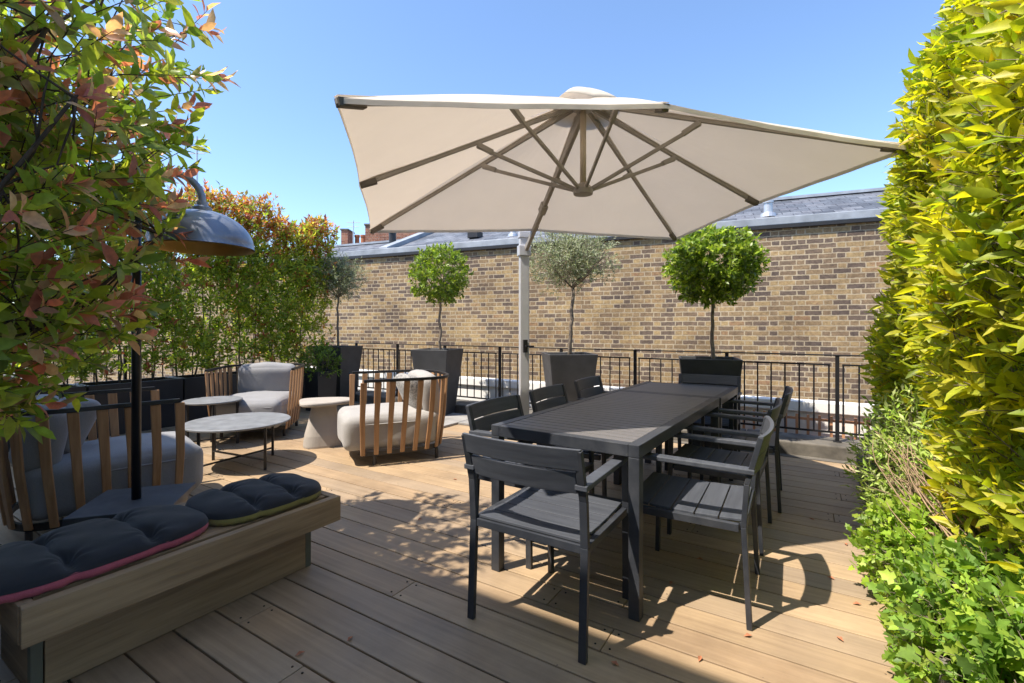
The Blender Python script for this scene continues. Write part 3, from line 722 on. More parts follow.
# ================================================================== DINING CHAIRS
def make_chair():
    t = empty('dining_armchair', (0, 0, 0)); hw, hd = .275, .245; SH = .44; AH = .655
    def leg(p0, p1, wx=.036, wy=.026): q = MB(); q.bar(p0, p1, wy, wx, (1, 0, 0)); return q.build('leg', M['alu'], t, bevel=.0025)
    for s in (-1, 1):
        x = s * (hw - .016)
        q = MB(); q.bar((x, hd, 0), (x, hd - .012, AH - .0115), .022, .032, (1, 0, 0)); q.build('leg', M['alu'], t, bevel=.0025)
        pts = [(x, -hd - .01, 0), (x, -hd + .012, SH - .02), (x, -hd + .0, .60), (x, -hd - .052, .80)]
        q = MB()
        for a, b_ in zip(pts[:-1], pts[1:]): q.bar(a, b_, .022, .032, (1, 0, 0))
        q.build('leg', M['alu'], t, bevel=.0025)
        q = MB(); q.hexa([(x - .026, -hd - .03, AH - .011), (x + .026, -hd - .03, AH - .011), (x + .026, hd + .03, AH - .003), (x - .026, hd + .03, AH - .003), (x - .026, -hd - .03, AH + .011), (x + .026, -hd - .03, AH + .011), (x + .026, hd + .03, AH + .019), (x - .026, hd + .03, AH + .019)])
        q.build('armrest', M['slat'], t, bevel=.004)
    q = MB()
    q.box(-hw + .0322, hw - .0322, hd - .028, hd - .002, SH - .045, SH - .012); q.box(-hw + .0322, hw - .0322, -hd + .004, -hd + .030, SH - .045, SH - .012)
    for s in (-1, 1): q.box(s * (hw - .016) - .012, s * (hw - .016) + .012, -hd + .0305, hd - .0305, SH - .045, SH - .012)
    q.build('seat_frame', M['alu'], t, bevel=.002)
    n = 5; y0 = -hd + .012; p = (2 * hd + .01) / n
    for i in range(n):
        q = MB(); ya = y0 + i * p + .003; yb = y0 + (i + 1) * p - .003
        dip = lambda y: SH + .010 * ((y / hd) ** 2) - .006
        q.hexa([(-hw + .036, ya, dip(ya) - .012), (hw - .036, ya, dip(ya) - .012), (hw - .036, yb, dip(yb) - .012), (-hw + .036, yb, dip(yb) - .012), (-hw + .036, ya, dip(ya)), (hw - .036, ya, dip(ya)), (hw - .036, yb, dip(yb)), (-hw + .036, yb, dip(yb))])
        q.build('seat_slat', M['slat'], t, bevel=.002)
    # curved back boards
    def board(z0, z1, nm):
        q = MB(); k = 12; o0 = 0
        for i in range(k + 1):
            s = -1 + 2 * i / k; x = s * (hw - .004 if z1 > .75 else hw - .034)
            for z, th in ((z0, .009), (z1, .009)):
                y = -hd - .052 * max(0, (z - .60) / .20) - .03 * (1 - s * s)
                q.v += [(x, y - th, z), (x, y + th, z)]
        for i in range(k):
            a = 4 * i; b_ = a + 4
            q.f += [(a, b_, b_ + 2, a + 2), (a + 1, a + 3, b_ + 3, b_ + 1), (a + 2, b_ + 2, b_ + 3, a + 3), (a, a + 1, b_ + 1, b_)]
        q.f += [(0, 2, 3, 1), (4 * k, 4 * k + 1, 4 * k + 3, 4 * k + 2)]
        q.build(nm, M['slat'], t, bevel=.003)
    board(.722, .806, 'back_slat'); board(.628, .714, 'back_slat'); 
    return t
ch0 = make_chair()
chairs = [
    (-.975, 1.90, 0, 'dark grey armchair at the near end of long table, its back to the viewer'),
    (-.47, 2.45, 90, 'dark grey armchair nearest the viewer on the hedge side of table'),
    (-.47, 3.21, 90, 'dark grey armchair in the middle of hedge side, between two alike'),
    (-.43, 3.94, 90, 'dark grey armchair farthest from the viewer on the hedge side of table'),
    (-1.36, 2.44, -90, 'dark grey armchair on the lounge side of table, next to the near end chair'),
    (-1.36, 3.16, -90, 'dark grey armchair in the middle of lounge side, back before the olive pot'),
    (-1.36, 3.92, -90, 'dark grey armchair farthest along the lounge side, only its tilted back showing'),
    (-.80, 4.50, 180, 'dark grey armchair tucked under the far end of tables by railing'),
]
for i, (u_, v_, r_, lb) in enumerate(chairs):
    c = ch0 if i == 0 else copy_tree(ch0)
    c.location = W(u_, v_); c.rotation_euler = (0, 0, A + R(r_ + (0, 1.5, -1, 2, -1.5, 1, 0, 0)[i]))
    tag(c, lb, 'chair', 'dining armchairs around the slatted tables')

# ================================================================== LOUNGE CHAIRS
def make_lounge(fab, pill, seed):
    t = empty('lounge_armchair', (0, 0, 0)); HW, YB, YF = .41, -.42, .40
    def path(k, grow=0.0):
        pts = []; hw = HW + grow
        L_str = YF - (-.08); nseg = 200; raw = []
        for i in range(60): raw.append((-hw, YF - (YF + .08) * i / 60))
        for i in range(81):
            a = math.pi * i / 80; c, s_ = math.cos(a), math.sin(a); e = 2 / 2.7
            raw.append((-hw * math.copysign(abs(c) ** e, c), -.08 - (abs(YB) - .08 + grow) * abs(s_) ** e))
        for i in range(1, 61): raw.append((hw, -.08 + (YF + .08) * i / 60))
        cum = [0]
        for a, b_ in zip(raw[:-1], raw[1:]): cum.append(cum[-1] + math.dist(a, b_))
        out = []; j = 0
        for i in range(k):
            d_ = cum[-1] * i / (k - 1)
            while j < len(cum) - 2 and cum[j + 1] < d_: j += 1
            f_ = (d_ - cum[j]) / max(1e-9, cum[j + 1] - cum[j]); out.append((raw[j][0] * (1 - f_) + raw[j + 1][0] * f_, raw[j][1] * (1 - f_) + raw[j + 1][1] * f_))
        return out
    lo, hi = path(19, -.03), path(19, .03)
    for i in range(19):
        a, b_ = Vector((*lo[i], .105)), Vector((*hi[i], .765)); m_ = a.lerp(b_, .5) + Vector((lo[i][0], lo[i][1], 0)).normalized() * .012
        p0 = Vector(lo[max(0, i - 1)]); p1 = Vector(lo[min(18, i + 1)]); tg = (p1 - p0).normalized(); tg = Vector((tg.x, tg.y, 0)); nn = Vector((tg.y, -tg.x, 0))
        q = MB(); o0 = 0; ctr = [a, m_, b_]; ws = [.040, .046, .054]
        for c, w_ in zip(ctr, ws):
            q.v += [tuple(c - tg * w_ / 2 - nn * .009), tuple(c + tg * w_ / 2 - nn * .009), tuple(c + tg * w_ / 2 + nn * .009), tuple(c - tg * w_ / 2 + nn * .009)]
        q.f += [(0, 1, 2, 3), (8, 11, 10, 9)]
        for l in range(2):
            for e in range(4): q.f.append((4 * l + e, 4 * l + 4 + e, 4 * l + 4 + (e + 1) % 4, 4 * l + (e + 1) % 4))
        q.build('slat', M['teak'], t, bevel=.004)
    q = MB(); q.ribbon(path(70, .036), .014, .766, .792); q.build('top_rail', M['black'], t, bevel=.003)
    q = MB(); q.ribbon(path(70, -.045), .010, .095, .135); q.box(-.36, .36, .375, .395, .095, .135); q.build('base_frame', M['black'], t)
    for sx in (-1, 1):
        for sy in (-1, 1):
            q = MB(); q.tube([(sx * .33, sy * .29, 0), (sx * .33, sy * .29, .10)], .017, 12); q.build('leg', M['black'], t, smooth=False)
    q = move(rbox(.70, .88, .32, .075, 18, .03, seed, .005), (0, .12, .295)); q.build('seat_cushion', M[fab], t, smooth=True)
    q = MB(); loop = []
    for i in range(64):
        a = 2 * math.pi * i / 64; e_ = 2 / 9; loop.append((.349 * math.copysign(abs(math.cos(a)) ** e_, math.cos(a)), .12 + .439 * math.copysign(abs(math.sin(a)) ** e_, math.sin(a)), .372))
    q.tube(loop + [loop[0]], .006, 6, cap=False); q.build('cushion_piping', M[fab], t, smooth=True)
    q = move(rbox(.66, .20, .40, .08, 18, .02, seed + 5, .009), (0, -.24, .60), rx=R(-10)); bc = q.build('back_cushion', M[fab], t, smooth=True)
    if pill:
        q = move(rbox(.42, .14, .36, .065, 10, .0, seed + 9, .006), (-.08, -.10, .62), rx=R(-24), rz=R(10)); q.build('side_bolster', M[pill], t, smooth=True)
    return t
def face(d): return math.atan2(d[1], d[0]) - math.pi / 2
A1 = make_lounge('shaded_fabric', None, 1); A1.location = (-3.02, 5.72, 0); A1.rotation_euler = (0, 0, face((.20, -.98)))
tag(A1, 'slatted teak tub armchair facing the viewer beside the red tipped hedge', 'armchair', 'slatted tub armchairs')
A2 = make_lounge('grey_fabric', 'pillow', 2); A2.location = (-1.13, 4.76, 0); A2.rotation_euler = (0, 0, face((-.91, -.42)))
tag(A2, 'sunlit slatted teak tub armchair seen side on, in front of the ball tree pot', 'armchair', 'slatted tub armchairs')
A3 = make_lounge('shaded_fabric', 'shaded_fabric', 3); A3.location = (-2.76, 3.12, 0); A3.rotation_euler = (0, 0, face((.70, .71)))
tag(A3, 'shaded slatted teak tub armchair behind the bench and heat lamp', 'armchair', 'slatted tub armchairs')

# ================================================================== LOW TABLES
def round_table(name, loc, r_, h, label, rot, nleg=4, sy=1.0):
    t = empty(name, loc, rot)
    q = MB(); q.lathe([(r_ * .97, h - .022), (r_, h - .014), (r_, h - .004), (r_ - .006, h)], 56, sy=sy); q.build('tabletop', M['tabletop'], t, smooth=False)
    for i in range(nleg):
        a = 2 * math.pi * (i + .5) / nleg; x, y = r_ * .82 * math.cos(a), r_ * .82 * sy * math.sin(a)
        q = MB(); q.box(x - .011, x + .011, y - .011, y + .011, 0, h - .0225); q.build('leg', M['black'], t)
    for i in range(nleg // 2):
        a = 2 * math.pi * (i + .5) / nleg; x, y = r_ * .82 * math.cos(a), r_ * .82 * sy * math.sin(a); z = .075 + .0125 * i
        q = MB(); q.bar((x * .985, y * .985, z), (-x * .985, -y * .985, z), .024, .011); q.build('cross_bar', M['black'], t)
    tag(t, label, 'table', 'round ceramic topped coffee tables'); return t
round_table('coffee_table', (-2.50, 4.34, 0), .435, .405, 'larger low round coffee table with grey top and crossed black base', R(20))
round_table('coffee_table', (-3.16, 5.02, 0), .275, .495, 'smaller round coffee table behind the larger one, pale top', R(-10))
st = empty('concrete_side_table', (-2.02, 5.10, 0), R(25))
q = MB()
prof = [(1.0, 0), (1.0, .02), (.93, .12), (.80, .22), (.68, .32), (.62, .40), (.62, .437)]
n = 40
for s_, z in prof:
    for j in range(n):
        a = 2 * math.pi * j / n; e = 2 / 3.2; c, s1 = math.cos(a), math.sin(a)
        q.v.append((.205 * s_ * math.copysign(abs(c) ** e, c), .17 * s_ * math.copysign(abs(s1) ** e, s1), z))
for i in range(len(prof) - 1):
    for j in range(n): a = i * n + j; b_ = i * n + (j + 1) % n; q.f.append((a, b_, b_ + n, a + n))
q.f.append(tuple(range(n))[::-1]); q.f.append(tuple((len(prof) - 1) * n + j for j in range(n)))
q.build('pedestal', M['concrete'], st, smooth=False, bevel=.004)
q = MB(); rows = [(.93, .4375), (1.0, .452), (1.0, .468), (.97, .478)]
for s_, z in rows:
    for j in range(n):
        a = 2 * math.pi * j / n; e = 2 / 2.8; c, s1 = math.cos(a), math.sin(a); tri = 1 + .10 * math.cos(3 * a)
        q.v.append((.265 * s_ * tri * math.copysign(abs(c) ** e, c), .225 * s_ * tri * math.copysign(abs(s1) ** e, s1), z))
for i in range(len(rows) - 1):
    for j in range(n): a = i * n + j; b_ = i * n + (j + 1) % n; q.f.append((a, b_, b_ + n, a + n))
q.f.append(tuple(range(n))[::-1]); q.f.append(tuple((len(rows) - 1) * n + j for j in range(n)))
q.build('tabletop', M['concrete'], st)
tag(st, 'beige concrete side table with flared pedestal between two armchairs', 'side table')

# ================================================================== BENCH
bn = at_uv('timber_bench', -2.36, 1.03)     # local: x -.30..+.30, y -.59..+.59
q = MB()
for i in range(4):
    x0 = -.295 + i * .1325; q.box(x0, x0 + .1285, -.548, .548, .352, .378)
q.build('seat_board', M['bench'], bn, bevel=.002)
q = MB(); q.hexa([(.262, -.59 + .004, .255), (.30, -.59, .255), (.30, .59, .255), (.262, .59 - .004, .255), (.262, -.586, .3802), (.30, -.59, .3802), (.30, .59, .3802), (.262, .586, .3802)]); q.build('front_fascia', M['bench'], bn, bevel=.003)
for s in (-1, 1):
    q = MB(); y0, y1 = sorted((s * .59, s * .552)); q.box(-.30, .2615, y0, y1, .255, .380); q.build('end_fascia', M['bench_end'], bn, bevel=.003)
q = MB(); q.box(-.24, .11, -.50, .50, .0, .35); q.build('base_box', M['under'], bn)
q = MB(); q.box(.1105, .135, -.4965, .5, .003, .205); q.build('plinth_board', M['bench'], bn, bevel=.002)
q = MB(); q.box(.1105, .125, -.4965, .5, .215, .35); q.build('plinth_board', M['bench'], bn, bevel=.002)
for s in (-1, 1):
    q = MB(); y0, y1 = sorted((s * .5005, s * .533)); q.box(.10, .135, y0, y1, 0.0, .35); q.build('corner_post', M['post'], bn, bevel=.003)
    q = MB(); q.box(-.24, .0995, y0 + .003, y1 - .003, .003, .35); q.build('end_panel', M['bench_end'], bn)
tag(bn, 'low brown timber bench with overhanging seat at lower left', 'bench')

def bench_cushion(u_, v_, rot, L, Wd, edge, label, seed, lobes=3):
    t = at_uv('seat_pad', u_, v_, .381, rot); rr = random.Random(seed)
    NX, NY = 64, 40; hx, hy = Wd / 2, L / 2
    def outline(a):
        e = 2 / 3.4; c, s1 = math.cos(a), math.sin(a)
        x = hx * math.copysign(abs(c) ** e, c); y = hy * math.copysign(abs(s1) ** e, s1)
        # pinch where the tufting ties are
        pin = sum(math.exp(-((y - yy) / .028) ** 2) for yy in ties)
        return x * (1 - .045 * pin), y
    ties = [-hy + L * (i + 1) / lobes for i in range(lobes - 1)]
    tufts = [(sx * hx * .55 + hx * .1, yy) for yy in ties for sx in (-1, 1)]
    NA, NRr = 160, 44; q = MB()
    def height(x, y, r_):
        h = .048 * (1 - r_ ** 4) ** .6 + .012
        for tx, ty in tufts: h -= .026 * math.exp(-(((x - tx) / .045) ** 2 + ((y - ty) / .022) ** 2))
        for yy in ties: h -= .014 * math.exp(-((y - yy + .006 * math.sin(x * 40)) / .010) ** 2) + .012 * math.exp(-((y - yy) / .035) ** 2)
        h += .003 * math.sin(x * 31 + seed) * math.sin(y * 27 + seed * 2)
        for tx, ty in tufts:
            dd_ = math.hypot(x - tx, y - ty); an = math.atan2(y - ty, x - tx)
            h += .0045 * math.sin(an * 7 + seed + tx * 30) * math.exp(-dd_ / .055) * min(1, dd_ / .02)
        return max(.014, h)
    for i in range(NRr + 1):
        r_ = i / NRr
        for j in range(NA):
            ox, oy = outline(2 * math.pi * j / NA); x, y = ox * r_, oy * r_
            q.v.append((x, y, .026 + height(x, y, r_) if i < NRr else .032))
    for i in range(NRr):
        for j in range(NA): a = i * NA + j; b_ = i * NA + (j + 1) % NA; q.f.append((a, b_, b_ + NA, a + NA))
    q.build('padding', M['navy'], t, smooth=True)
    q = MB()
    prof = [(.90, .002), (.985, .004), (1.0, .016), (.995, .033), (.97, .036)]
    for sc_, z in prof:
        for j in range(NA):
            ox, oy = outline(2 * math.pi * j / NA); q.v.append((ox * sc_ + .0, oy * sc_, z + .002 * math.sin(j * 1.3)))
    for i in range(len(prof) - 1):
        for j in range(NA): a = i * NA + j; b_ = i * NA + (j + 1) % NA; q.f.append((a, b_, b_ + NA, a + NA))
    q.f.append(tuple(range(NA))[::-1])
    q.build('edge_band', M[edge], t, smooth=True)
    tag(t, label, 'cushion', 'tufted pads lying on the bench')
bench_cushion(-2.345, .70, R(2), .74, .47, 'pink', 'dark navy tufted seat pad with pink edge, nearer one on bench', 3)
bench_cushion(-2.335, 1.335, R(-3), .56, .46, 'olive_edge', 'dark navy tufted seat pad with yellow green edge, farther one on bench', 8)

# ================================================================== HEAT LAMP
lx, ly = -2.08, 2.63
hl = empty('arched_dome_lamp', (lx, ly, 0), R(18))
q = MB(); q.box(-.19, .19, -.19, .19, .0, .27); q.build('ballast_box', M['black'], hl, bevel=.006)
q = MB(); q.box(-.225, .225, -.225, .225, .2705, .305); q.build('base_plate', M['plinth'], hl, bevel=.004)
q = MB(); q.tube([(0, 0, .305), (0, 0, 1.98)], .0225, 16); q.build('pole', M['black'], hl, smooth=True)
dvec = Matrix.Rotation(-R(18), 3, 'Z') @ Vector((.30, .10, 0)); dv = dvec.normalized(); arc = []
ra = dvec.length / 2
for i in range(17):
    a = math.pi * i / 16; arc.append(dv * (ra - ra * math.cos(a)) + Vector((0, 0, 1.98 + ra * .95 * math.sin(a))))
arc.append(dvec + Vector((0, 0, 1.90)))
q = MB(); q.tube(arc, .0195, 14); q.build('arched_neck', M['dome'], hl, smooth=True)
dm = MB(); c0 = dvec; RZt, RIM = 1.925, 1.715; RR = .265
prof = [(RR * math.sin(t_), RIM + (RZt - RIM) * math.cos(t_)) for t_ in [math.pi / 2 * (1 - i / 14) for i in range(15)]]
prof = [(RR + .004, RIM - .006)] + prof[:-1] + [(.02, RZt)]
dm.lathe(prof, 48, (c0.x, c0.y), capb=False); dome = dm.build('dome_shade', M['dome'], hl, smooth=True)
li = MB(); li.lathe([(max(.02, (r_ - .006)), z - .006) for r_, z in prof], 48, (c0.x, c0.y), capb=False); li.build('shade_lining', M['brass'], dome, smooth=True)
q = MB(); q.lathe([(.05, RZt - .02), (.05, RZt + .015), (.028, RZt + .03), (.028, RZt + .05)], 20, (c0.x, c0.y)); q.build('shade_collar', M['dome'], dome)
q = MB(); q.lathe([(.11, RIM + .05), (.12, RIM + .06), (.12, RIM + .09), (.05, RIM + .12)], 24, (c0.x, c0.y)); q.build('heating_element', M['black'], dome)
tag(hl, 'arched black heat lamp with blue grey steel dome behind the bench', 'lamp')

# ================================================================== POTS WITH TREES
def square_pot(t, w_top, w_bot, h, m, rot):
    q = MB(); a, b_ = w_bot / 2, w_top / 2; i_ = b_ - .022; k = h - .07; i2 = i_ - .008
    q.v += [(-a, -a, 0), (a, -a, 0), (a, a, 0), (-a, a, 0), (-b_, -b_, h), (b_, -b_, h), (b_, b_, h), (-b_, b_, h), (-i_, -i_, h), (i_, -i_, h), (i_, i_, h), (-i_, i_, h), (-i2, -i2, k), (i2, -i2, k), (i2, i2, k), (-i2, i2, k)]
    q.f += [(3, 2, 1, 0)]
    for e in range(4):
        f_ = (e + 1) % 4; q.f += [(e, f_, 4 + f_, 4 + e), (4 + e, 4 + f_, 8 + f_, 8 + e), (8 + e, 8 + f_, 12 + f_, 12 + e)]
    p = q.build('pot', m, t, bevel=.006, seg=3); p.rotation_euler = (0, 0, rot)
    s_ = MB(); s_.box(-i2, i2, -i2, i2, k - .02, k + .001); so_ = s_.build('soil', M['soil'], t); so_.rotation_euler = (0, 0, rot)
GREEN = [(.16, .25, .025), (.11, .18, .02), (.24, .34, .035), (.34, .42, .045)]
OLIVE = [(.27, .31, .16), (.36, .40, .24), (.20, .24, .11), (.42, .44, .30)]
def standard_tree(name, u_, v_, base_z, cz, rad, cols, label, leafm, leaf, wdt, n, k, twig, up=.2, lo=.45, lean=(0, 0), loose=0.0, barkm='bark', tr=.016, pot_rot=0):
    t = at_uv(name, u_, v_, base_z)
    cz -= base_z
    tm = MB(); fork = (lean[0], lean[1], cz - rad[2] * .75)
    limb(tm, (0, 0, 0.0), fork, tr * 1.25, tr * .9, .035, 9, n=10)
    for i in range(9):
        dd = nrm(rng.normal(0, 1, 3)); dd[2] = abs(dd[2]) * .7 + .1
        limb(tm, fork, (lean[0] + dd[0] * rad[0] * .8, lean[1] + dd[1] * rad[1] * .8, cz + (dd[2] - .3) * rad[2] * .9), tr * .55, .003, .10, 5)
    tm.build('trunk', M[barkm], t, smooth=True)
    B, d_ = ball_pts(n, (lean[0], lean[1], cz), rad, lo)
    if loose:
        # clumps and gaps: shift the sprigs towards a few cluster centres
        cc, _ = ball_pts(26, (lean[0], lean[1], cz), np.array(rad) * .92, .55); j = rng.integers(0, 26, n); B = B * (1 - loose) + cc[j] * loose + rng.normal(0, .035, (n, 3))
    ctr_ = np.array([lean[0], lean[1], cz]); q_ = (B - ctr_)
    lump = 1 + .07 * np.sin(d_[:, 0:1] * 6 + 1) * np.sin(d_[:, 2:3] * 7 + d_[:, 1:2] * 5) + .05 * np.sin(d_[:, 1:2] * 13)
    stray = np.where(rng.uniform(0, 1, (n, 1)) < .05, rng.uniform(1.04, 1.16, (n, 1)), 1.0)
    B = ctr_ + q_ * lump * stray
    D = nrm(d_ + np.array([0, 0, up]) + rng.normal(0, .45, (n, 3)))
    B = B - D * twig * .5
    P, LD, Nn, idx, tt = sprigs(B, D, k, twig)
    tone = rng.normal(1, .12, n)[idx][:, None]
    C = pick(cols, len(P)) * tone
    leaf_object('crown', M[leafm], t, P, LD, Nn, leaf * rng.uniform(.7, 1.25, len(P)), wdt, C, hi=False)
    tw = twig_object('twigs', M[barkm], t, B, D, twig, .0022)
    tw.parent = t
    tag(t, label, 'tree', 'clipped trees standing in tall pots along the railing')
    return t
POTS = [(-6.62, 5.16, 'pot', 'tall charcoal pot at far left corner by the railing', 12), (-4.50, 5.20, 'pot', 'tall tapered charcoal pot behind the sunlit tub armchair', 14),
        (-2.42, 5.14, 'pot_grey', 'tall tapered grey pot between parasol pole and table', 38), (-.86, 5.12, 'pot', 'tall charcoal pot behind the far end of tables', 14)]
for u_, v_, m_, lb, rt in POTS:
    t = at_uv('tapered_pot', u_, v_); square_pot(t, .56, .36, .95, M[m_], R(rt)); tag(t, lb, 'pot', 'tall tapered square pots along the railing')
standard_tree('olive_tree', -6.62, 5.16, .88, 2.10, (.50, .50, .46), OLIVE, 'small wispy olive tree at end of the red tipped hedge', 'leaf_olive', .045, .26, 620, 10, .12, .3, .2, loose=.35)
standard_tree('ball_bay_tree', -4.46, 5.20, .88, 2.01, (.41, .41, .41), GREEN, 'smaller bright green ball tree on thin stem above the tub armchair', 'leaf_ball', .052, .5, 560, 9, .07, .1, .62)
standard_tree('olive_tree', -2.42, 5.14, .88, 2.05, (.62, .60, .44), OLIVE, 'wide grey green olive tree beside the parasol pole', 'leaf_olive', .045, .26, 760, 10, .13, .35, .25, loose=.33, lean=(.05, 0), tr=.021)
standard_tree('ball_bay_tree', -.82, 5.12, .88, 1.875, (.43, .43, .37), GREEN, 'larger dense green ball tree behind far end of dining tables', 'leaf_ball', .055, .5, 900, 9, .07, .1, .62)

# ================================================================== FAR HEDGE IN BLACK TROUGHS
def trough(u0_, u1_, v0_, v1_, h, label, m='trough', grp='black planter troughs along the left edge', name='planter_trough'):
    t = at_uv(name, (u0_ + u1_) / 2, (v0_ + v1_) / 2); a, b_ = (u1_ - u0_) / 2, (v1_ - v0_) / 2; w_ = .03
    q = MB()
    q.v += [(-a, -b_, 0), (a, -b_, 0), (a, b_, 0), (-a, b_, 0), (-a, -b_, h), (a, -b_, h), (a, b_, h), (-a, b_, h), (-a + w_, -b_ + w_, h), (a - w_, -b_ + w_, h), (a - w_, b_ - w_, h), (-a + w_, b_ - w_, h), (-a + w_, -b_ + w_, h - .06), (a - w_, -b_ + w_, h - .06), (a - w_, b_ - w_, h - .06), (-a + w_, b_ - w_, h - .06)]
    q.f += [(3, 2, 1, 0)]
    for e in range(4):
        f_ = (e + 1) % 4; q.f += [(e, f_, 4 + f_, 4 + e), (4 + e, 4 + f_, 8 + f_, 8 + e), (8 + e, 8 + f_, 12 + f_, 12 + e)]
    q.build('box', M[m], t, bevel=.005); s_ = MB(); s_.box(-a + w_, a - w_, -b_ + w_, b_ - w_, h - .08, h - .058); s_.build('soil', M['soil'], t)
    tag(t, label, 'planter', grp); return t
trough(-7.32, -6.85, 3.94, 4.86, .60, 'black trough at the far end of the row, behind concrete side table')
trough(-7.32, -6.85, 2.97, 3.92, .60, 'black trough behind the armchair that faces the viewer')
trough(-7.32, -6.85, 2.00, 2.95, .60, 'black trough left of the armchair that faces the viewer, behind round tables')
trough(-7.32, -6.85, .98, 1.98, .60, 'black trough half hidden behind heat lamp pole and shaded armchair')
fh = at_uv('photinia_hedge', -7.08, 3.0, .54)
n = 6200
vv = rng.uniform(-2.3, 2.12, n); tz = rng.beta(1.05, .9, n); topz = 2.24 + .10 * np.sin(vv * 3.1) + .07 * np.sin(vv * 7.3 + 1)
zz = .12 + tz * topz; uu = rng.normal(0, .19, n) + .05 + .22 * tz ** 2
keep = rng.uniform(0, 1, n) < np.clip(.62 + .6 * tz + .25 * np.sin(vv * 5 + zz * 3), .2, 1)
B = np.stack([uu, vv, zz], 1)[keep]; n = len(B)
D = nrm(np.stack([np.sign(B[:, 0] + .0001) * .5 + rng.normal(0, .4, n), rng.normal(0, .5, n), .8 + rng.normal(0, .25, n)], 1))
P, LD, Nn, idx, tt = sprigs(B, D, 9, .15)
zf = B[idx][:, 2] / 2.5
red = rng.uniform(0, 1, n)[idx] < np.clip((zf - .62) * 2.6, .10, .85)
Cg = pick([(.27, .36, .05), (.19, .28, .04), (.36, .44, .06), (.46, .46, .07)], len(P)); Cr = pick([(.46, .13, .08), (.52, .25, .09), (.40, .11, .07), (.55, .40, .12)], len(P))
C = np.where((red & (tt > .2))[:, None], Cr, Cg)
leaf_object('foliage', M['leaf_far'], fh, P, LD, Nn, .080 * rng.uniform(.6, 1.25, len(P)), .42, C, hi=False)
twig_object('twigs', M['dark_bark'], fh, B, D, .15, .0025)
for i in range(16):
    y = -2.2 + i * .268 + random.uniform(-.05, .05); q = MB(); x = random.uniform(-.06, .06)
    limb(q, (x, y, 0), (x + random.uniform(-.12, .14), y + random.uniform(-.12, .12), random.uniform(1.7, 2.2)), .013, .004, .05, 8)
    for j in range(7):
        z = random.uniform(.5, 1.7); limb(q, (x, y, z), (x + random.uniform(-.25, .3), y + random.uniform(-.25, .25), z + random.uniform(.2, .6)), .004, .0015, .08, 4, n=4)
    q.build('stem', M['bark'], fh, smooth=True)
tag(fh, 'tall loose photinia hedge with red orange tips growing in black troughs', 'hedge')
# leafy shrub in a black pot near the corner
bx = at_uv('black_pot', -6.32, 4.60); square_pot(bx, .34, .30, .60, M['trough'], 0); tag(bx, 'short black square pot with leafy shrub beside concrete side table', 'pot')
def bush(name, u_, v_, z_, rad, n, k, leaf, wdt, cols, label, twig=.10, up=.5, leafm='leaf_herb', lo=.3, hi=False, cat='shrub', base=.0, barkm='bark', stems=8, tw=.002, grp=None):
    t = at_uv(name, u_, v_, z_)
    B, d_ = ball_pts(n, (0, 0, base), rad, lo); B[:, 2] = np.maximum(B[:, 2], -.02 if base <= rad[2] else B[:, 2].min())
    D = nrm(d_ + np.array([0, 0, up]) + rng.normal(0, .5, (n, 3)))
    P, LD, Nn, idx, tt = sprigs(B, D, k, twig)
    C = pick(cols, len(P)) * rng.normal(1, .12, n)[idx][:, None]
    if hi == 'mix':
        q_ = rng.uniform(0, 1, len(P)) < .5; h_ = ~q_
        leaf_object('foliage', M[leafm], t, P[q_], LD[q_], Nn[q_], leaf * rng.uniform(.6, 1.4, q_.sum()), wdt, C[q_], hi='lobed')
        leaf_object('foliage', M[leafm], t, P[h_], LD[h_], Nn[h_], leaf * rng.uniform(.5, 1.0, h_.sum()), .5, C[h_], hi=True)
    else: leaf_object('foliage', M[leafm], t, P, LD, Nn, leaf * rng.uniform(.6, 1.25, len(P)), wdt, C, hi=hi)
    twig_object('twigs', M[barkm], t, B, D, twig, tw)
    q = MB()
    for i in range(stems):
        j = rng.integers(0, n); e = B[j]; limb(q, (e[0] * .15, e[1] * .15, -.04), tuple(e), .005, .002, .15, 5, n=5)
    q.build('stems', M[barkm], t, smooth=True)
    tag(t, label, cat, grp); return t
bush('leafy_shrub', -6.32, 4.60, .56, (.24, .24, .26), 150, 9, .055, .45, [(.13, .22, .03), (.10, .17, .03), (.18, .27, .04)], 'low bright green shrub in short black pot near the corner', base=.14)

# ================================================================== NEAR LEFT PHOTINIA
SHX = -.09
nl = empty('photinia_shrub', (-2.35, 1.25, .0), 0)
org = np.array([-2.35, 1.25, 0.0])
blobs = [((-2.12, 2.06, 2.55), (.80, .80, .80), 215), ((-2.02, 2.00, 2.15), (.62, .70, .60), 150), ((-2.06, 1.98, 1.70), (.60, .66, .52), 165), ((-2.12, 1.95, 1.28), (.52, .60, .36), 125), ((-2.20, 1.92, .98), (.36, .42, .20), 40)]
Bs, Ds = [], []
for c, rad, m_ in blobs:
    B, d_ = ball_pts(m_, c, rad, .15); B[:, 0] += SHX; Bs.append(B); Ds.append(d_)
B = np.concatenate(Bs); d_ = np.concatenate(Ds); n = len(B)
ctr = np.array([-2.35, 1.6, 1.2])
D = nrm(.55 * nrm(B - ctr) + .45 * d_ + np.array([.25, .05, .25]) + rng.normal(0, .33, (n, 3)))
keep = (B[:, 1] > 1.15); B = B[keep]; D = D[keep]; n = len(B)
P, LD, Nn, idx, tt = sprigs(B - D * .08, D, 10, .17, (80, 22))
zf = (B[idx][:, 2] - .9) / 2.2
redt = rng.uniform(0, 1, n)[idx] < .38
red = (redt & (tt > .45)) | (rng.uniform(0, 1, len(P)) < .05)
Cg = pick([(.27, .38, .06), (.19, .29, .05), (.38, .48, .06), (.45, .50, .065), (.30, .30, .09)], len(P)); Cr = pick([(.66, .22, .18), (.66, .36, .27), (.56, .19, .16), (.68, .45, .33)], len(P))
C = np.where(red[:, None], Cr, Cg)
